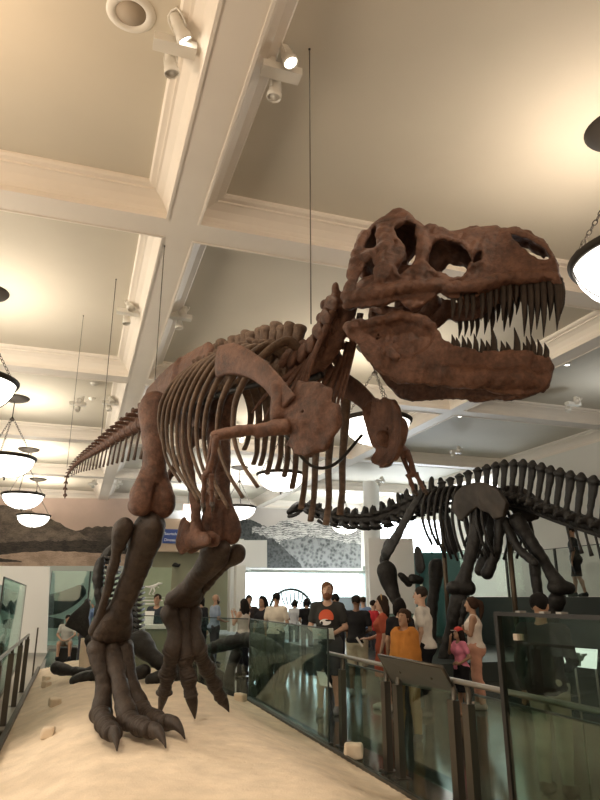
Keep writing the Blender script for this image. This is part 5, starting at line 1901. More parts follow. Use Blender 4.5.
# second low black skeleton beyond the screen
CO = at_d(270, 690, 12.8)
CK = thing('dinosaur_skeleton', 'low black skeleton of drooping ribs seen through the green glass screen', 'skeleton', (CO.x, CO.y, 0.0))
CV = Vector((CO.x, CO.y, 0.0))
bbone('spine', [(198, 655, 14.1), (222, 645, 13.9), (246, 640, 13.6), (262, 643, 13.3), (278, 650, 13.1)], [0.10, 0.13, 0.14, 0.15, 0.10], 1, par=CK, off=CV)
for i in range(7):
    px = 252 + i * 5.2
    d0 = 13.4 - 0.05 * i
    for s_ in (-0.25, 0.25):
        o = MB().tube([at_d(px, 645 + i, d0), at_d(px + 4, 658 + i, d0 + s_), at_d(px + 3, 675 + (i % 3) * 3, d0 + s_), at_d(px, 692 - abs(i - 4) * 2.5, d0 + s_ * 0.6)], [0.05, 0.06, 0.045, 0.03], 4, 8).build('rib', M['black_bone'], CK, Matrix.Translation(-CV))
bbone('limb_bone', [(262, 660, 13.0), (266, 678, 12.9), (267, 696, 12.8)], [0.13, 0.10, 0.11], 2, par=CK, off=CV)
bbone('limb_bone', [(279, 655, 13.1), (282, 676, 13.0), (280, 695, 12.9)], [0.11, 0.08, 0.10], 3, par=CK, off=CV)
bbone('limb_bone', [(236, 655, 13.7), (231, 668, 13.6), (229, 682, 13.4)], [0.12, 0.09, 0.11], 4, par=CK, off=CV)
bbone('limb_bone', [(208, 655, 14.0), (214, 670, 13.9), (226, 680, 13.7)], [0.12, 0.08, 0.10], 5, par=CK, off=CV)
# ---------------------------------------------------------------- visitors
SKIN = {}
def skin(c):
    if c not in SKIN:
        SKIN[c] = simple('skin_%d' % len(SKIN), c, 0.5, var=0.06, vscale=14)
    return SKIN[c]


CLOTH = {}
def cloth(c, name='cloth'):
    if c not in CLOTH:
        CLOTH[c] = simple('%s_%d' % (name, len(CLOTH)), c, 0.85, bump=0.25, bscale=60, var=0.10, vscale=9, spec=0.2)
    return CLOTH[c]


EYE_M = simple('dark_eye', (0.02, 0.015, 0.012), 0.25)
LIP_M = simple('lip', (0.33, 0.14, 0.11), 0.5)
FAIR, TAN, BROWN = (0.56, 0.36, 0.26), (0.42, 0.25, 0.16), (0.22, 0.12, 0.075)


def person(label, pos, height, face, h=0.012, skin_c=FAIR, hair=(0.03, 0.022, 0.017), hair_style='short', beard=None, arms=('down', 'down'), build=1.0, woman=False, turn=0.0, nod=0.0,
           top=None, bottom=None, shoes=(0.02, 0.02, 0.02), sit=False, stride=0.0, cap=None, items=None, group=None, lean=0.0):
    """pos on the floor; face = heading of the body as (x to the right, d away) in the view frame; +y of the body is forwards"""
    fx, fy = lev(*face)
    rz = math.atan2(-fx, fy)
    root = thing('person', label, 'person', tuple(pos), rz, group)
    S = height / 1.75
    sw = (0.145 if woman else 0.168) * build
    hw = 0.095 * (1.08 if woman else 1.0)
    V3 = lambda *a: Vector(a) * S
    dz = -0.44 if sit else 0.0
    J = {}
    for sg, n in ((-1, 'L'), (1, 'R')):
        J['hip' + n] = V3(sg * hw, 0, 0.90 + dz)
        if sit:
            J['knee' + n] = V3(sg * (hw + 0.07), 0.42, 0.48)
            J['ank' + n] = V3(sg * (hw + 0.08), 0.40, 0.09)
        else:
            st = stride * sg
            J['knee' + n] = V3(sg * (hw + 0.005), 0.02 + st * 0.5, 0.49)
            J['ank' + n] = V3(sg * (hw + 0.01), -0.02 + st, 0.085)
        J['sh' + n] = V3(sg * sw, lean * 0.4, 1.405 + dz)
        a = arms[0 if sg < 0 else 1]
        if a == 'down':
            e, w_, hnd = (sg * (sw + 0.06), -0.02, 1.13), (sg * (sw + 0.065), 0.05, 0.88), (0, 0.03, -1)
        elif a == 'hold':
            e, w_, hnd = (sg * (sw + 0.07), 0.0, 1.14), (sg * 0.11, 0.25, 1.06), (-0.35 * sg, 0.9, 0.1)
        elif a == 'phone':
            e, w_, hnd = (sg * (sw + 0.05), 0.12, 1.17), (sg * 0.06, 0.33, 1.38), (-0.2 * sg, 0.4, 0.9)
        elif a == 'face':
            e, w_, hnd = (sg * (sw + 0.10), 0.10, 1.22), (sg * 0.10, 0.16, 1.48), (-0.4 * sg, 0.1, 0.9)
        elif a == 'hipbent':
            e, w_, hnd = (sg * (sw + 0.12), -0.06, 1.16), (sg * (sw - 0.02), 0.12, 1.02), (-0.8 * sg, 0.5, 0)
        elif a == 'lap':
            e, w_, hnd = (sg * (sw + 0.08), 0.10, 1.16), (sg * 0.10, 0.36, 1.02), (-0.6 * sg, 0.8, 0)
        elif a == 'wrap':
            e, w_, hnd = (sg * (sw + 0.01), 0.03, 1.14), (sg * 0.06, 0.11, 1.12), (-0.9 * sg, 0.1, 0.1)
        elif a == 'chest':
            e, w_, hnd = (sg * (sw + 0.02), 0.06, 1.15), (sg * 0.02, 0.17, 1.22), (-0.8 * sg, 0.2, 0.3)
        J['el' + n] = V3(e[0], e[1], e[2] + dz)
        J['wr' + n] = V3(w_[0], w_[1], w_[2] + dz)
        J['hd' + n] = Vector(hnd).normalized()
    ext = [J[k] for k in J if not k.startswith('hd')] + [V3(0, 0, 1.80 + dz), V3(0, 0.15, 0)]
    lo, hi = bone_box(ext, 0.26 * S)
    lo[2] = -0.02
    b = build
    torso = [((0, 0, 0.94), (0.155 * b * (1.1 if woman else 1), 0.115 * b, 0.13)), ((0, 0.0, 1.10), (0.135 * b * (0.92 if woman else 1), 0.10 * b, 0.14)), ((0, 0.005, 1.28), (0.160 * b, 0.115 * b, 0.16))]

    def torso_into(v, g):
        for c, r in torso:
            v.ell(V3(c[0], c[1] + lean * max(0, c[2] - 0.9), c[2] + dz), tuple((x + g) * S for x in r), 0.06 * S)
        for sg, n in ((-1, 'L'), (1, 'R')):
            v.cap(V3(sg * 0.04, lean * 0.4, 1.425 + dz), J['sh' + n], (0.05 + g) * S, (0.05 + g) * S, 0.05 * S)
            if woman:
                v.ell(V3(sg * 0.075, 0.10 + lean * 0.35, 1.27 + dz), tuple((x + g) * S for x in (0.06, 0.055, 0.06)), 0.05 * S)
            v.ell(V3(sg * 0.075, -0.06, 0.91 + dz), tuple((x + g) * S for x in (0.085 * b, 0.085 * b, 0.10)), 0.06 * S)

    def leg_into(v, g, upto=1.0):
        for n in 'LR':
            hp_, kn, an = J['hip' + n], J['knee' + n], J['ank' + n]
            v.cap(hp_, kn, (0.085 * b + g) * S, (0.055 + g) * S, 0.04 * S)
            c = kn.lerp(an, 0.3) + Vector((0, -0.02 * S, 0))
            v.cap(kn, c, (0.052 + g) * S, (0.054 + g) * S, 0.03 * S)
            v.cap(c, an, (0.054 + g) * S, (0.036 + g) * S, 0.03 * S)

    def arm_into(v, g, fore=True):
        for n in 'LR':
            v.cap(J['sh' + n], J['el' + n], (0.046 * b + g) * S, (0.038 + g) * S, 0.03 * S)
            if fore:
                v.cap(J['el' + n], J['wr' + n], (0.038 + g) * S, (0.026 + g) * S, 0.02 * S)

    # body
    v = Vox(lo, hi, h)
    torso_into(v, 0)
    leg_into(v, 0)
    arm_into(v, 0)
    hc = V3(0, 0.02 + lean * 0.55, 1.635 + dz)
    Rh = Matrix.Rotation(turn, 3, 'Z') @ Matrix.Rotation(nod, 3, 'X')
    Hd = lambda x, y, z: hc + Rh @ (Vector((x, y, z)) * S)
    v.cap(V3(0, lean * 0.4, 1.42 + dz), hc + Vector((0, -0.01, -0.06)) * S, 0.055 * S, 0.05 * S, 0.03 * S)
    v.ell(Hd(0, -0.012, 0.025), (0.076 * S, 0.096 * S, 0.092 * S), 0.02, rot=Rh)
    v.ell(Hd(0, 0.025, -0.055), (0.056 * S, 0.064 * S, 0.068 * S), 0.035 * S, rot=Rh)
    v.cap(Hd(0, 0.088, 0.015), Hd(0, 0.105, -0.028), 0.010 * S, 0.017 * S, 0.015 * S)
    v.ell(Hd(0, 0.072, -0.105), (0.026 * S, 0.022 * S, 0.02 * S), 0.03 * S)
    for sg in (-1, 1):
        v.ell(Hd(sg * 0.078, -0.01, -0.008), (0.012 * S, 0.022 * S, 0.034 * S), 0.01 * S, rot=Rh)
        v.ell(Hd(sg * 0.031, 0.090, 0.008), (0.016 * S, 0.010 * S, 0.010 * S), 0.012 * S, 's')
        n = 'L' if sg < 0 else 'R'
        w_, dh_ = J['wr' + n], J['hd' + n]
        ac = dh_.cross(Vector((0, 1, 0.15) if abs(dh_.y) < 0.8 else (0, 0, 1))).normalized()
        v.cap(w_, w_ + dh_ * 0.075 * S, 0.027 * S, 0.034 * S, 0.02 * S, squash=(tuple(dh_.cross(ac)), 0.6))
        curl = dh_.cross(ac) * (0.018 * S)
        for f in range(4):
            o = ac * ((f - 1.5) * 0.019 * S)
            L = (0.066, 0.078, 0.072, 0.055)[f] * S
            k0 = w_ + dh_ * 0.088 * S + o
            v.chain([k0, k0 + dh_ * L * 0.55 + curl * 0.3, k0 + dh_ * L + curl * 1.4], [0.0095 * S, 0.009 * S, 0.0075 * S], 0.004, n=1)
        tb = w_ + dh_ * 0.03 * S + ac * (-sg * 0.028 * S)
        v.chain([tb, tb + dh_ * 0.03 * S - ac * (sg * 0.02 * S), tb + dh_ * 0.062 * S - ac * (sg * 0.016 * S)], [0.012 * S, 0.011 * S, 0.009 * S], 0.006, n=1)
        an = J['ank' + n]
        v.cap(an, an + V3(0, 0.12, -0.055), 0.036 * S, 0.03 * S, 0.02)
    body = link('body', v.mesh('body', relax=1), skin(skin_c), root)
    # eyes, brows and mouth
    if h < 0.0125:
        for sg in (-1, 1):
            MB().lathe([(0.001, -0.005 * S), (0.008 * S, 0), (0.001, 0.005 * S)], 8, Hd(sg * 0.031, 0.086, 0.008)).build('eye', EYE_M, root)
            MB().tube([Hd(sg * 0.014, 0.093, 0.026), Hd(sg * 0.032, 0.091, 0.031), Hd(sg * 0.050, 0.078, 0.025)], [0.003 * S, 0.004 * S, 0.002 * S], 2, 5).build('eyebrow', cloth(hair, 'hair'), root)
        MB().tube([Hd(-0.022, 0.086, -0.062), Hd(0, 0.093, -0.060), Hd(0.022, 0.086, -0.062)], [0.003 * S, 0.007 * S, 0.003 * S], 3, 6, flat=0.7).build('mouth', LIP_M, root)
    # hair
    hm = cloth(hair, 'hair')
    if hair_style != 'bald':
        v = Vox(np.array(hc) - 0.42 * S, np.array(hc) + 0.25 * S, min(h, 0.011))
        v.ell(Hd(0, -0.02, 0.038), (0.086 * S, 0.100 * S, 0.092 * S), 0.02, rot=Rh)
        if hair_style in ('long', 'ponytail', 'bun', 'bob'):
            v.ell(Hd(0, -0.035, -0.01), (0.088 * S, 0.085 * S, 0.09 * S), 0.03, rot=Rh)
        fy_ = 0.058 if hair_style == 'short' else 0.05
        v.ell(Hd(0, 0.115, -0.055), (0.082 * S, 0.085 * S, 0.115 * S), 0.012, 's', rot=Rh)
        if hair_style == 'short':
            v.ell(Hd(0, -0.03, -0.12), (0.12 * S, 0.13 * S, 0.085 * S), 0.015, 's')
        if hair_style == 'long':
            for sg in (-1, 0, 1):
                v.chain([Hd(sg * 0.055, -0.05, 0.0), Hd(sg * 0.075, -0.075, -0.12), Hd(sg * 0.07, -0.08, -0.25)], [0.05 * S, 0.045 * S, 0.025 * S], 0.03)
        if hair_style == 'ponytail':
            v.chain([Hd(0, -0.10, 0.05), Hd(0, -0.16, 0.0), Hd(0.01, -0.16, -0.13), Hd(0.01, -0.13, -0.27)], [0.035 * S, 0.045 * S, 0.04 * S, 0.015 * S], 0.02)
        if hair_style == 'bun':
            v.ell(Hd(0, -0.12, 0.05), (0.045 * S, 0.045 * S, 0.045 * S), 0.02)
        if hair_style == 'bob':
            for sg in (-1, 1):
                v.cap(Hd(sg * 0.07, -0.03, 0.0), Hd(sg * 0.075, -0.03, -0.11), 0.035 * S, 0.03 * S, 0.03)
        v.rough(0.003, 60, 3)
        link('hair', v.mesh('hair', relax=1), hm, root)
    if beard:
        v = Vox(np.array(hc) - 0.2 * S, np.array(hc) + 0.2 * S, 0.010)
        v.ell(Hd(0, 0.042, -0.088), (0.060 * S, 0.062 * S, 0.052 * S), 0.02, rot=Rh)
        for sg in (-1, 1):
            v.cap(Hd(sg * 0.066, 0.01, -0.02), Hd(sg * 0.052, 0.035, -0.08), 0.014 * S, 0.022 * S, 0.02)
        v.cap(Hd(-0.03, 0.088, -0.05), Hd(0.03, 0.088, -0.05), 0.008 * S, 0.008 * S, 0.01)
        v.ell(Hd(0, 0.12, -0.062), (0.022 * S, 0.03 * S, 0.008 * S), 0.006, 's')
        link('beard', v.mesh('beard', relax=1), cloth(beard, 'beard'), root)
    # clothes
    def garment(name, fill, lo_z, hi_z, colour, neck=True, sleeve=None):
        v = Vox(lo, hi, h)
        fill(v)
        x, y, z = v.xyz((slice(None),) * 3)
        v.D = np.maximum(v.D, np.maximum(lo_z * S + dz * S - z, z - hi_z * S - dz * S) * np.ones_like(v.D))
        if neck:
            v.ell(V3(0, 0.045 + lean * 0.45, 1.49 + dz), (0.085 * S, 0.10 * S, 0.075 * S), 0.01, 's')
        v.rough(0.003, 35, 5)
        return link(name, v.mesh(name, relax=1), cloth(colour), root)

    def cut_arms(v, frac):
        for n in 'LR':
            a = J['sh' + n]
            v.cap(a, a.lerp(J['el' + n], frac), 0.064 * S, 0.062 * S, 0.03 * S)
    kind, col = top[0], top[1]
    if kind == 'tee':
        def fill(v):
            torso_into(v, 0.016); cut_arms(v, 0.62)
        garment('shirt', fill, 0.90, 1.52, col)
    elif kind == 'sleeved':
        def fill(v):
            torso_into(v, 0.018); arm_into(v, 0.016)
        sh = garment('shirt', fill, 0.84, 1.52, col)
    elif kind == 'tank':
        def fill(v):
            torso_into(v, 0.012)
            for n in 'LR':
                v.ell(J['sh' + n] + Vector((0, 0, -0.01 * S)), (0.062 * S, 0.08 * S, 0.075 * S), 0.02, 's')
        garment('tank_top', fill, 0.93, 1.47, col)
    elif kind == 'dress':
        def fill(v):
            torso_into(v, 0.018); cut_arms(v, 0.72)
            v.chain([V3(0, 0, 1.05 + dz), V3(0, 0, 0.75 + dz), V3(0, 0, 0.50 + dz)], [0.14 * S, 0.185 * S, 0.22 * S], 0.05, squash=((0, 1, 0), 0.75))
        garment('dress', fill, 0.50, 1.52, col)
    elif kind == 'shawl':
        def fill(v):
            torso_into(v, 0.015)
            v.chain([V3(0, 0.0, 1.455), V3(0, 0.01, 1.37), V3(0, 0.02, 1.18), V3(0, 0.02, 0.92)], [0.075 * S, 0.155 * S, 0.195 * S, 0.215 * S], 0.06, squash=((0, 1, 0), 0.78))
            for k in range(7):
                a = -1.1 + k * 0.36
                v.cap(V3(0.10 * math.sin(a), 0.13, 1.42), V3(0.21 * math.sin(a), 0.165 * math.cos(a), 0.95), 0.018 * S, 0.026 * S, 0.03)
            v.cap(V3(0.0, 0.17, 1.40), V3(0.02, 0.26, 0.95), 0.012 * S, 0.022 * S, 0.03, 's')
        garment('shawl', fill, 0.84, 1.50, col)
    if bottom:
        bk, bc = bottom[0], bottom[1]
        zlow = {'pants': 0.09, 'shorts': 0.50, 'skirt': 0.45, 'crop': 0.20}[bk]
        if sit and bk == 'shorts':
            zlow = 0.80
        def fill(v):
            for c, r in torso[:1]:
                v.ell(V3(c[0], c[1], c[2] + dz), tuple((x + 0.012) * S for x in r), 0.05 * S)
            for sg in (-1, 1):
                v.ell(V3(sg * 0.075, -0.06, 0.91 + dz), tuple((x + 0.012) * S for x in (0.085 * b, 0.085 * b, 0.10)), 0.06 * S)
            leg_into(v, 0.014 if bk in ('pants', 'crop') else 0.028)
            if bk == 'skirt':
                v.chain([V3(0, 0, 0.9), V3(0, 0, 0.45)], [0.15 * S, 0.2 * S], 0.05, squash=((0, 1, 0), 0.75))
        v = Vox(lo, hi, h)
        fill(v)
        x, y, z = v.xyz((slice(None),) * 3)
        if sit:
            cutm = np.maximum((0.42 * S if bk == 'shorts' else 0.09 * S) - z, y - (0.36 * S if bk == 'shorts' else 9))
        else:
            cutm = zlow * S - z
        v.D = np.maximum(v.D, np.maximum(cutm, z - (1.03 + dz) * S) * np.ones_like(v.D))
        v.rough(0.003, 35, 6)
        link({'pants': 'trousers', 'crop': 'trousers', 'shorts': 'shorts', 'skirt': 'skirt'}[bk], v.mesh(bk, relax=1), cloth(bc), root)
    for n in 'LR':
        an = J['ank' + n]
        v = Vox(np.array(an) - 0.22 * S, np.array(an) + 0.30 * S, 0.012)
        v.chain([an + V3(0, -0.02, -0.035), an + V3(0, 0.06, -0.04), an + V3(0, 0.15, -0.052)], [0.05 * S, 0.048 * S, 0.038 * S], 0.02)
        v.cap(an + V3(0, -0.01, 0.0), an + V3(0, -0.01, -0.03), 0.046 * S, 0.05 * S, 0.02)
        x, y, z = v.xyz((slice(None),) * 3)
        v.D = np.maximum(v.D, (0.004 - z) * np.ones_like(v.D))
        link('shoe', v.mesh('shoe', relax=1), cloth(shoes, 'shoe'), root)
    if cap:
        v = Vox(np.array(hc) - 0.32 * S, np.array(hc) + 0.32 * S, 0.011)
        v.ell(Hd(0, -0.015, 0.06), (0.094 * S, 0.108 * S, 0.082 * S), 0.01, rot=Rh)
        x, y, z = v.xyz((slice(None),) * 3)
        v.D = np.maximum(v.D, (hc.z + 0.035 * S - z) * np.ones_like(v.D))
        c_ = link('cap', v.mesh('cap', relax=1), cloth(cap[0]), root)
        v = Vox(np.array(hc) - 0.35 * S, np.array(hc) + 0.35 * S, 0.011)
        v.cap(Hd(0, 0.08, 0.045), Hd(0, 0.15, 0.035), 0.075 * S, 0.06 * S, 0.01, squash=((0, 0, 1), 0.13))
        link('cap_brim', v.mesh('cap_brim', relax=1), cloth(cap[1]), c_)
    return root, J, S, Hd


def stand(px, d, y_top=None):
    """foot point of someone whose middle is seen at column px, d metres away"""
    q = at_d(px, 640, d)
    return Vector((q.x, q.y, 0))


def held_sheet(root, J, S, c, w, hgt, label, mat='white', tilt=0.5):
    """a sheet held by that person: a thing of its own"""
    m = root.matrix_basis @ Matrix.Translation(Vector(c) * S) @ Matrix.Rotation(tilt, 4, 'X')
    mb = MB()
    mb.box((-w / 2, -0.003, -hgt / 2), (w / 2, 0.003, hgt / 2))
    mb.box((-w / 2, 0.003, -hgt / 2), (-w / 2 + 0.012, 0.012, hgt / 2))
    o = mb.build('paper_sheet', M['white'], None, m)
    tag(o, label, 'paper', None)
    return o


FINE = 0.010
# bearded man in the printed tee
r, J, S, Hd = person('bearded man in a grey tee with an orange disc print holding a white leaflet', stand(328, 10.0), 1.81, (-0.2, -1), FINE, FAIR, (0.16, 0.075, 0.035), 'short', (0.19, 0.08, 0.04), ('hold', 'hold'), 1.08,
                     top=('tee', (0.045, 0.046, 0.045)), bottom=('shorts', (0.06, 0.065, 0.07)), shoes=(0.25, 0.25, 0.26), stride=0.10, turn=0.1, nod=0.12)
orange = simple('orange_print', (0.75, 0.13, 0.06), 0.8)
def shirt_disc(cx, cz, rx, rz_, y, nm, mt, half=False):
    mb = MB()
    n = 28
    ring = [(cx + rx * math.cos(2 * math.pi * k / n), cz + rz_ * (math.sin(2 * math.pi * k / n) if not half else max(-0.35, math.sin(2 * math.pi * k / n)))) for k in range(n)]
    f = lambda x, z: y - 0.9 * x * x
    vs = [(x * S, f(x, z) * S, z * S) for x, z in ring] + [(x * S, (f(x, z) - 0.035) * S, z * S) for x, z in ring]
    mb.add(vs, [tuple(range(n)), tuple(range(n, 2 * n))[::-1]] + [(i, (i + 1) % n, n + (i + 1) % n, n + i) for i in range(n)], False)
    mb.build(nm, mt, r)
shirt_disc(0, 1.275, 0.105, 0.105, 0.158, 'shirt_print', orange, True)
shirt_disc(0.012, 1.210, 0.078, 0.042, 0.162, 'shirt_print', M['white'])
shirt_disc(-0.030, 1.232, 0.040, 0.012, 0.166, 'shirt_print', M['black'])
shirt_disc(0.062, 1.195, 0.018, 0.026, 0.166, 'shirt_print', M['black'])
held_sheet(r, J, S, (0.0, 0.40, 1.07), 0.30, 0.20, 'white leaflet in the hands of the bearded man', tilt=-0.75)
# man with his back turned in khaki shorts
person('man in a black tee and khaki shorts seen from behind, right of the bearded man', stand(357, 11.9), 1.63, (0.25, 1), 0.012, BROWN, (0.02, 0.016, 0.013), 'short', None, ('hold', 'hold'), 1.12, top=('tee', (0.018, 0.018, 0.02)), bottom=('shorts', (0.50, 0.44, 0.33)), shoes=(0.35, 0.35, 0.36), stride=0.03)
# woman in the rust dress
r, J, S, Hd = person('woman in a rust red dress with a hair band holding crumpled white paper', stand(384, 10.4), 1.62, (-1, 0.15), FINE, FAIR, (0.03, 0.018, 0.013), 'long', None, ('down', 'hold'), 1.06, True, top=('dress', (0.42, 0.095, 0.055)), shoes=(0.6, 0.55, 0.5), stride=0.06)
MB().tube([Hd(-0.088, -0.01, 0.04), Hd(-0.06, 0.0, 0.115), Hd(0, 0.0, 0.138), Hd(0.06, 0.0, 0.115), Hd(0.088, -0.01, 0.04)], 0.010 * S, 4, 6).build('hair_band', simple('gold_band', (0.45, 0.28, 0.10), 0.5), r)
held_sheet(r, J, S, (0.02, 0.40, 1.02), 0.20, 0.16, 'white crumpled paper in the hand of the woman in the rust dress', tilt=-0.6)
# dark-haired visitor between them
person('dark-clad visitor with black hair half hidden behind the woman in the orange shawl', stand(401, 9.6), 1.58, (0.2, 1), 0.012, TAN, (0.012, 0.010, 0.010), 'bob', None, ('down', 'down'), 1.0, True, top=('tee', (0.015, 0.014, 0.016)), bottom=('pants', (0.02, 0.02, 0.025)))
# girl in the orange shawl
person('young woman wrapped in a mustard orange shawl behind the text board', stand(405, 8.25), 1.46, (-0.45, -1), FINE, TAN, (0.045, 0.026, 0.017), 'bun', None, ('wrap', 'wrap'), 0.98, True, turn=-0.35, top=('shawl', (0.50, 0.20, 0.045)), bottom=('pants', (0.30, 0.17, 0.07)), shoes=(0.05, 0.045, 0.05), stride=0.05)
# man in white tee
person('man in a white tee and black trousers looking left behind the orange shawl', stand(424, 9.9), 1.74, (-1, 0.45), FINE, FAIR, (0.03, 0.021, 0.016), 'short', None, ('down', 'down'), 1.08, top=('tee', (0.80, 0.77, 0.72)), bottom=('pants', (0.014, 0.014, 0.018)), stride=0.03)
# girl with cap
r, J, S, Hd = person('small girl in a pink tee and a red and white cap', stand(459, 10.0), 1.17, (-0.9, -0.35), FINE, TAN, (0.018, 0.013, 0.011), 'long', None, ('hipbent', 'face'), 1.02, True, top=('tee', (0.80, 0.27, 0.40)), bottom=('skirt', (0.014, 0.013, 0.016)), shoes=(0.45, 0.28, 0.2), cap=((0.72, 0.10, 0.09), (0.85, 0.78, 0.74)), nod=0.15)
# woman in pink trousers
person('woman in a white sleeveless top and pale pink trousers beside the girl in the cap', stand(475, 10.5), 1.60, (-1, 0.30), FINE, TAN, (0.045, 0.024, 0.015), 'ponytail', None, ('chest', 'chest'), 1.10, True, top=('tank', (0.80, 0.72, 0.64)), bottom=('pants', (0.66, 0.36, 0.26)), shoes=(0.5, 0.4, 0.34), stride=0.04)
# visitor behind the smoky glass
r, J, S, Hd = person('black-haired visitor in a dark shirt and pale trousers behind the smoky glass', stand(543, 6.15), 1.63, (0.75, 0.8), FINE, TAN, (0.010, 0.009, 0.009), 'short', None, ('down', 'hold'), 1.15, top=('sleeved', (0.030, 0.022, 0.022)), bottom=('pants', (0.42, 0.41, 0.34)))
# far visitors
FAR = 0.016
r, J, S, Hd = person('man in a navy polo and dark shorts holding a white sheet between the tyrannosaur legs', stand(155, 15.0), 1.66, (-0.15, -1), 0.012, TAN, (0.03, 0.02, 0.015), 'short', None, ('down', 'hold'), 1.05, top=('tee', (0.045, 0.055, 0.07)), bottom=('shorts', (0.02, 0.022, 0.028)))
held_sheet(r, J, S, (0.04, 0.36, 1.22), 0.21, 0.30, 'white sheet held up by the man in the navy polo', tilt=0.15)
person('balding man in a light blue shirt facing right past the far shin', stand(214, 17.0), 1.66, (0.9, 0.5), FAR, TAN, (0.05, 0.04, 0.03), 'bald', (0.04, 0.03, 0.025), ('down', 'hold'), 1.1, top=('tee', (0.25, 0.31, 0.40)), bottom=('pants', (0.05, 0.05, 0.06)))
person('dark-clad visitor close behind the far shin bone of the tyrannosaur', stand(200, 17.6), 1.6, (0.5, 1), FAR, TAN, (0.015, 0.012, 0.012), 'bob', None, ('down', 'down'), 1.0, True, top=('sleeved', (0.02, 0.02, 0.024)), bottom=('pants', (0.02, 0.02, 0.024)))
person('dark-haired woman in a pale sleeveless top raising a phone left of the white-shirted man', stand(243, 14.6), 1.56, (-0.8, 0.7), FAR, FAIR, (0.015, 0.012, 0.012), 'long', None, ('phone', 'phone'), 1.06, True, top=('tank', (0.60, 0.55, 0.50)), bottom=('pants', (0.03, 0.03, 0.04)))
person('visitor whose head peeks out behind the woman with the raised phone', stand(248, 16.5), 1.64, (0.2, -1), FAR, TAN, (0.02, 0.015, 0.012), 'short', None, ('down', 'down'), 1.0, top=('tee', (0.05, 0.04, 0.04)), bottom=('pants', (0.03, 0.03, 0.04)))
person('woman in black with long dark hair left beside the man in the cream shirt', stand(262, 14.8), 1.62, (-0.5, -0.9), FAR, TAN, (0.015, 0.012, 0.010), 'long', None, ('down', 'down'), 1.0, True, top=('tee', (0.03, 0.03, 0.035)), bottom=('pants', (0.03, 0.03, 0.04)))
person('man in a cream polo shirt seen from behind among the crowd', stand(276, 14.2), 1.68, (0.35, 1), FAR, TAN, (0.015, 0.012, 0.010), 'short', None, ('down', 'hold'), 1.12, top=('tee', (0.70, 0.64, 0.54)), bottom=('pants', (0.04, 0.045, 0.055)))
person('visitor in white and black bending over the lit case, left of two', stand(294, 20.0), 1.52, (0.3, 1), FAR, TAN, (0.015, 0.012, 0.010), 'bob', None, ('hold', 'hold'), 1.0, True, lean=0.15, top=('tee', (0.55, 0.57, 0.60)), bottom=('pants', (0.02, 0.02, 0.03)))
person('visitor all in black before the lit case, right of two', stand(307, 18.0), 1.56, (-0.3, 1), FAR, TAN, (0.012, 0.010, 0.010), 'bob', None, ('hold', 'hold'), 1.05, True, lean=0.1, top=('tee', (0.012, 0.012, 0.014)), bottom=('pants', (0.015, 0.015, 0.02)))
person('visitor whose dark hair shows behind the bearded man shoulder', stand(336, 13.5), 1.66, (0.2, 1), FAR, TAN, (0.012, 0.010, 0.010), 'short', None, ('down', 'down'), 1.0, top=('tee', (0.03, 0.03, 0.03)), bottom=('pants', (0.03, 0.03, 0.04)))
person('far visitor in a light blue shirt right of the man in khaki shorts', stand(364, 17.9), 1.60, (0.2, 1), FAR, FAIR, (0.05, 0.035, 0.025), 'short', None, ('down', 'down'), 1.0, top=('tee', (0.22, 0.33, 0.55)), bottom=('pants', (0.05, 0.06, 0.09)))
person('far visitor in a red shirt left of the rust dress', stand(374, 16.6), 1.52, (0.8, 0.4), FAR, FAIR, (0.02, 0.014, 0.012), 'short', None, ('hold', 'hold'), 1.0, top=('tee', (0.45, 0.03, 0.04)), bottom=('pants', (0.05, 0.05, 0.06)))
sp_ = stand(66, 18.6)
person('man in a light grey tee and shorts sitting on a black box at the left', sp_, 1.50, (0.25, -1), FAR, TAN, (0.015, 0.012, 0.010), 'short', None, ('lap', 'lap'), 1.1, sit=True, nod=-0.3, top=('tee', (0.42, 0.42, 0.38)), bottom=('shorts', (0.30, 0.28, 0.22)), shoes=(0.02, 0.02, 0.02))
bx_ = MB().box((-0.26, -0.24, 0), (0.26, 0.22, 0.285)).build('box_seat', M['black'])
bx_.location = sp_ + Vector((0.05, 0.02, 0))
tag(bx_, 'black box seat under the man in the light grey tee', 'seat')
person('man in a blue shirt with a hand at his mouth behind the black fan-shaped bone', stand(84, 17.2), 1.55, (0.8, -0.6), FAR, TAN, (0.02, 0.015, 0.012), 'short', None, ('face', 'down'), 1.05, top=('sleeved', (0.22, 0.33, 0.55)), bottom=('pants', (0.05, 0.05, 0.06)))
wp = at_d(580, 597, 16.6)
person('visitor in dark shorts walking on the raised walkway at far right', Vector((wp.x, wp.y, 1.60)), 1.72, (-0.8, 0.5), FAR, TAN, (0.02, 0.015, 0.012), 'short', None, ('down', 'down'), 1.05, stride=0.14, top=('tee', (0.03, 0.035, 0.035)), bottom=('shorts', (0.02, 0.02, 0.022)))
# ---------------------------------------------------------------- displays and signs at the back
def text(name, body, size, loc, rot, mat, parent, align='LEFT', ext=0.002):
    cu = bpy.data.curves.new(name, 'FONT')
    cu.body = body
    cu.size = size
    cu.align_x = align
    cu.extrude = ext
    o = bpy.data.objects.new(name + '_outline', cu)
    COL.objects.link(o)
    bpy.context.view_layer.update()
    me = bpy.data.meshes.new_from_object(o.evaluated_get(bpy.context.evaluated_depsgraph_get()))
    bpy.data.objects.remove(o)
    o = link(name, me, mat, parent)
    o.location = loc
    o.rotation_euler = rot
    return o


FACE = (math.pi / 2, 0, 0)
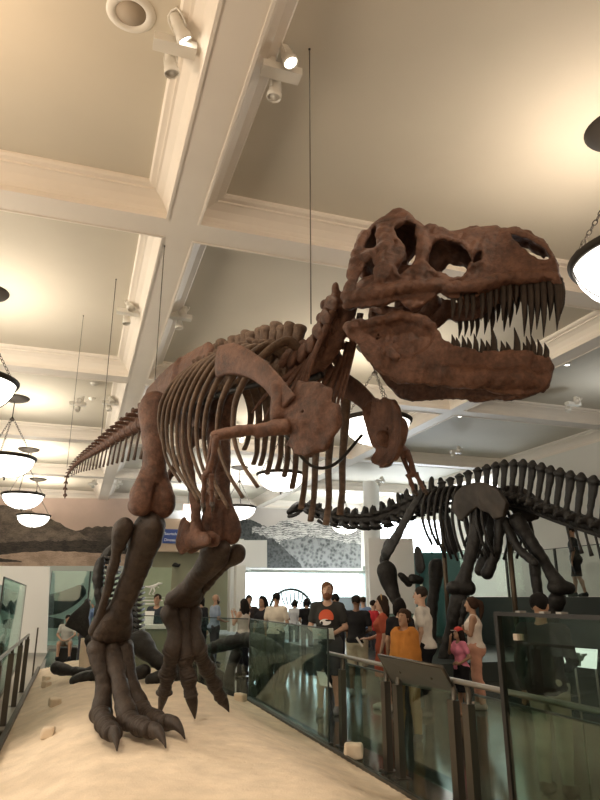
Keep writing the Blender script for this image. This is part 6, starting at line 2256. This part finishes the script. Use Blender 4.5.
# exit sign
q = at_y(188, 508, 29.5)
ex = thing('exit_sign', 'small glowing exit sign hanging above the portal', 'sign', tuple(q))
MB().box((-0.22, -0.03, -0.17), (0.22, 0.03, 0.17)).build('sign_box', emit('exit_face', (0.95, 0.75, 0.72), 1.3), ex)
text('sign_letters', 'EXIT', 0.20, (0, -0.034, -0.065), FACE, emit('exit_red', (0.9, 0.05, 0.10), 1.2), ex, 'CENTER')
MB().tube([(0, 0, 0.17), (0, 0, Z_PANEL - q.z)], 0.012, 1, 6).build('sign_rod', M['black'], ex)
# blue sign on the tan header
Yb = YP - 0.42
c = [at_y(163, 529, Yb), at_y(193, 529, Yb), at_y(193, 544, Yb), at_y(163, 544, Yb)]
bs = thing('wall_sign', 'blue sign with two lines of white lettering on the tan header', 'sign', ((c[0].x + c[1].x) / 2, Yb, (c[0].z + c[2].z) / 2))
hw_, hh_ = (c[1].x - c[0].x) / 2, (c[0].z - c[2].z) / 2
MB().box((-hw_, -0.03, -hh_), (hw_, 0.0, hh_)).build('sign_board', simple('blue_sign', (0.025, 0.055, 0.22), 0.5), bs)
text('sign_text', 'Saurischian', 0.17, (-hw_ + 0.08, -0.032, 0.06), FACE, M['white'], bs)
text('sign_text', 'Dinosaurs', 0.17, (-hw_ + 0.08, -0.032, -0.22), FACE, M['white'], bs)
# green banner with a white dinosaur
Yg = 19.5
c = [at_y(136, 567, Yg), at_y(172, 567, Yg), at_y(172, 640, Yg)]
gb = thing('banner_panel', 'pale green panel with a small white dinosaur drawing above lines of text', 'panel', ((c[0].x + c[1].x) / 2, Yg, 0))
hw_ = (c[1].x - c[0].x) / 2
MB().box((-hw_, -0.04, 0), (hw_, 0.04, c[0].z)).build('panel_board', simple('sage_green', (0.33, 0.40, 0.28), 0.6, var=0.04), gb)
dn = MB()
zc_ = at_y(150, 588, Yg).z
for pts, rr_ in (([(-0.30, 0.06), (-0.12, 0.03), (0.05, 0.06), (0.16, 0.14)], [0.005, 0.03, 0.05, 0.02]), ([(0.14, 0.12), (0.26, 0.13)], [0.035, 0.018]), ([(0.0, 0.03), (0.05, -0.08), (0.0, -0.17), (0.05, -0.18)], [0.03, 0.016, 0.012, 0.008]), ([(-0.03, 0.03), (-0.06, -0.08), (-0.10, -0.17), (-0.05, -0.18)], [0.03, 0.016, 0.012, 0.008]), ([(0.13, 0.04), (0.17, 0.0)], [0.012, 0.006])):
    dn.tube([(x, -0.045, zc_ + z) for x, z in pts], rr_, 4, 6, flat=0.3, up=(0, 0, 1))
dn.build('dinosaur_drawing', M['white'], gb)
MB().box((-0.34, -0.046, zc_ - 0.262), (0.34, -0.04, zc_ - 0.252)).build('panel_rule', M['white'], gb)
for k in range(2):
    MB().box((-0.32, -0.046, zc_ - 0.36 - 0.09 * k), (0.30 - 0.12 * k, -0.04, zc_ - 0.325 - 0.09 * k)).build('panel_text', M['white'], gb)
# little dark fossils on the olive wall
for px, py, lab in [(176, 566, 'upper left, largest'), (211, 579, 'upper right'), (205, 586, 'right in the middle')]:
    q = at_y(px, py, YP + 0.25)
    o = MB().tube([(-0.18, 0, 0), (-0.05, 0, 0.06), (0.10, 0, 0.02), (0.2, 0, 0.1)], [0.03, 0.10, 0.08, 0.02], 4, 8, flat=0.5).build('small_skeleton', M['black_bone'])
    o.location = q
    tag(o, 'small dark mounted skeleton on the olive wall, %s' % lab, 'fossil', 'small fossils on the olive wall')
# pale counter before the man in navy
q = at_d(155, 640, 14.45)
ct = thing('display_counter', 'low pale counter in front of the man in the navy polo', 'counter', (q.x, q.y, 0), -YAW)
MB().box((-0.75, -0.25, 0.96), (0.60, 0.25, 1.04)).build('counter_top', M['white'], ct)
MB().box((-0.70, -0.20, 0), (0.55, 0.20, 0.96)).build('counter_base', M['olive'], ct)
# white block wall and the lit case with a ring-shaped tail
wall_slab('wall_block', [(227, 541), (264, 541), (264, 568), (227, 568)], 29.0, 0.5, M['white'])
wall_slab('wall_block_side', [(234, 566), (243, 566), (242, 632), (233, 632)], 28.0, 0.5, M['wall'])
YL = 30.5
c = [at_y(250, 572, YL), at_y(366, 572, YL), at_y(366, 630, YL)]
lcx, lw_ = (c[0].x + c[1].x) / 2, (c[1].x - c[0].x) / 2
lt = thing('display_case', 'long brightly lit white display case along the far wall', 'display case', (lcx, YL, 0))
M['lit'] = emit('backlit_white_panel', (0.88, 0.95, 1.0), 2.6)
MB().box((-lw_, 0.9, 0.9), (lw_, 1.0, c[0].z)).build('lit_back', M['lit'], lt)
MB().box((-lw_, 0, 0), (lw_, 1.0, 0.9)).build('case_base', M['white'], lt)
MB().box((-lw_, -0.05, c[0].z), (lw_, 1.0, c[0].z + 0.12)).build('case_top', M['pale'], lt)
pane(lt, (-lw_, 0.0), (lw_, 0.0), 0.9, c[0].z, mat='glass_clear', edges=(1, 1, 0))
MB().box((lw_, -0.3, 0), (lw_ + 1.0, 0.4, 3.1)).build('case_end', M['pale'], lt)
rg = at_y(291, 627, YL + 0.45)
rs_ = thing('coiled_skeleton', 'dark skeleton with an arched ring of vertebrae inside the lit white case', 'skeleton', (rg.x, YL + 0.45, 0.9))
rad = (at_y(313, 600, YL).x - at_y(270, 600, YL).x) / 2
rb_ = MB()
for k in range(44):
    a = math.pi * (-0.05 + 1.1 * k / 43)
    p_ = (rad * math.cos(a), 0, rad * math.sin(a) * 0.98)
    p2_ = (rad * 1.06 * math.cos(a), 0, rad * 1.06 * math.sin(a) * 0.98)
    MB().tube([p_, p2_], [0.05, 0.035], 1, 6).build('vertebra', M['black_bone'], rs_)
MB().tube([(rad * 0.98 * math.cos(a), 0, rad * 0.96 * math.sin(a)) for a in np.linspace(-0.15, math.pi + 0.15, 24)], 0.035, 1, 6).build('spine_rod', M['black_bone'], rs_)
for k in range(6):
    MB().tube([(-0.5 + 0.22 * k, 0, rad * 0.85), (-0.45 + 0.2 * k, -0.05, rad * 0.55), (-0.3 + 0.15 * k, 0, rad * 0.3)], 0.03, 4, 6).build('rib', M['black_bone'], rs_)
# tusk-like dark bones in the tall vitrine at left
for pts, rr_, lab in (([(40, 607), (58, 603), (73, 596), (82, 590), (85, 588)], [0.34, 0.36, 0.30, 0.22, 0.10], 'large dark tapering bone in the pale vitrine at left'), ([(40, 621), (55, 623), (64, 623)], [0.20, 0.17, 0.12], 'short dark bone low in the pale vitrine at left')):
    P = [at_y(x, y, 25.0) for x, y in pts]
    o = MB().tube(P, rr_, 5, 12, flat=0.6).build('fossil_bone', simple('grey_fossil', (0.022, 0.022, 0.02), 0.6, var=0.3, vscale=5))
    tag(o, lab, 'fossil', 'bones in the left vitrine')
vt = thing('display_case', 'tall pale glass vitrine behind the seated man', 'display case', (at_y(75, 640, 23.6).x, 23.6, 0))
xa, xb = at_y(49, 600, 23.6).x - vt.location.x, at_y(118, 600, 23.6).x - vt.location.x
zt = at_y(75, 571, 23.6).z
pane(vt, (xa, 0), (xb, 0), 0.1, zt, mat='glass', edges=(1, 1, 0))
MB().box((xa, -0.06, zt), (xb, 0.06, zt + 0.16)).build('case_head', M['pale'], vt)
MB().box((xa + 1.2, -0.02, 0.1), (xa + 1.25, 0.02, zt)).build('glass_joint', M['glass_edge'], vt)
MB().box((xa, 2.4, 0), (xb, 2.5, zt)).build('case_back', M['pale'], vt)
MB().box((xa, 0, 0), (xb, 2.5, 0.1)).build('case_floor', M['pale'], vt)
# teal vitrines on the right behind the crowd
M['teal'] = simple('teal_back_wall', (0.16, 0.30, 0.32), 0.5, var=0.1, vscale=0.6)
q = at_d(428, 640, 19.6)
tv = thing('display_case', 'teal glass vitrine behind the woman in pink trousers', 'display case', (q.x, q.y, 0), -YAW)
MB().box((-0.2, 0.5, 0), (1.2, 0.6, 2.9)).build('case_back', M['teal'], tv)
MB().box((-1.6, 0.2, 0), (-0.25, 0.6, 3.3)).build('case_pier', M['white'], tv)
MB().box((-0.2, -0.3, 0), (1.2, 0.5, 0.5)).build('case_base', M['plinth'], tv)
pane(tv, (-0.2, -0.3), (1.2, -0.3), 0.5, 2.9, mat='glass', edges=(1, 1, 1))
# glass balustrade of the walkway and pale glazed wall above it
wb = thing('glass_balustrade', 'tall pale glazed screen with dark mullions behind the hind legs of the black skeleton', 'screen', (11.25, 14.0, 1.60))
pane(wb, (0, -5.4), (0, 10.0), 0.02, 1.15, mat='glass_clear', edges=(0, 0, 1))
for y_ in (-4.5, -2.5, -0.5, 1.5, 3.5, 5.5):
    MB().box((-0.025, y_ - 0.025, 0), (0.025, y_ + 0.025, 1.15)).build('mullion', M['plinth'], wb)
# dark shelf-like case between plinth and glass with a lit edge
q = at_d(368, 660, 18.9)
dk = thing('display_counter', 'dark glass-topped case behind the man in khaki shorts', 'counter', (q.x, q.y, 0), -YAW)
MB().box((-0.5, -0.4, 0), (1.5, 0.4, 0.55)).build('counter_base', M['plinth'], dk)
pane(dk, (-0.5, -0.4), (1.5, -0.4), 0.55, 1.15, mat='glass', edges=(1, 1, 1))
MB().box((-0.5, 0.38, 0.55), (1.5, 0.40, 1.15)).build('counter_back', M['pale'], dk)
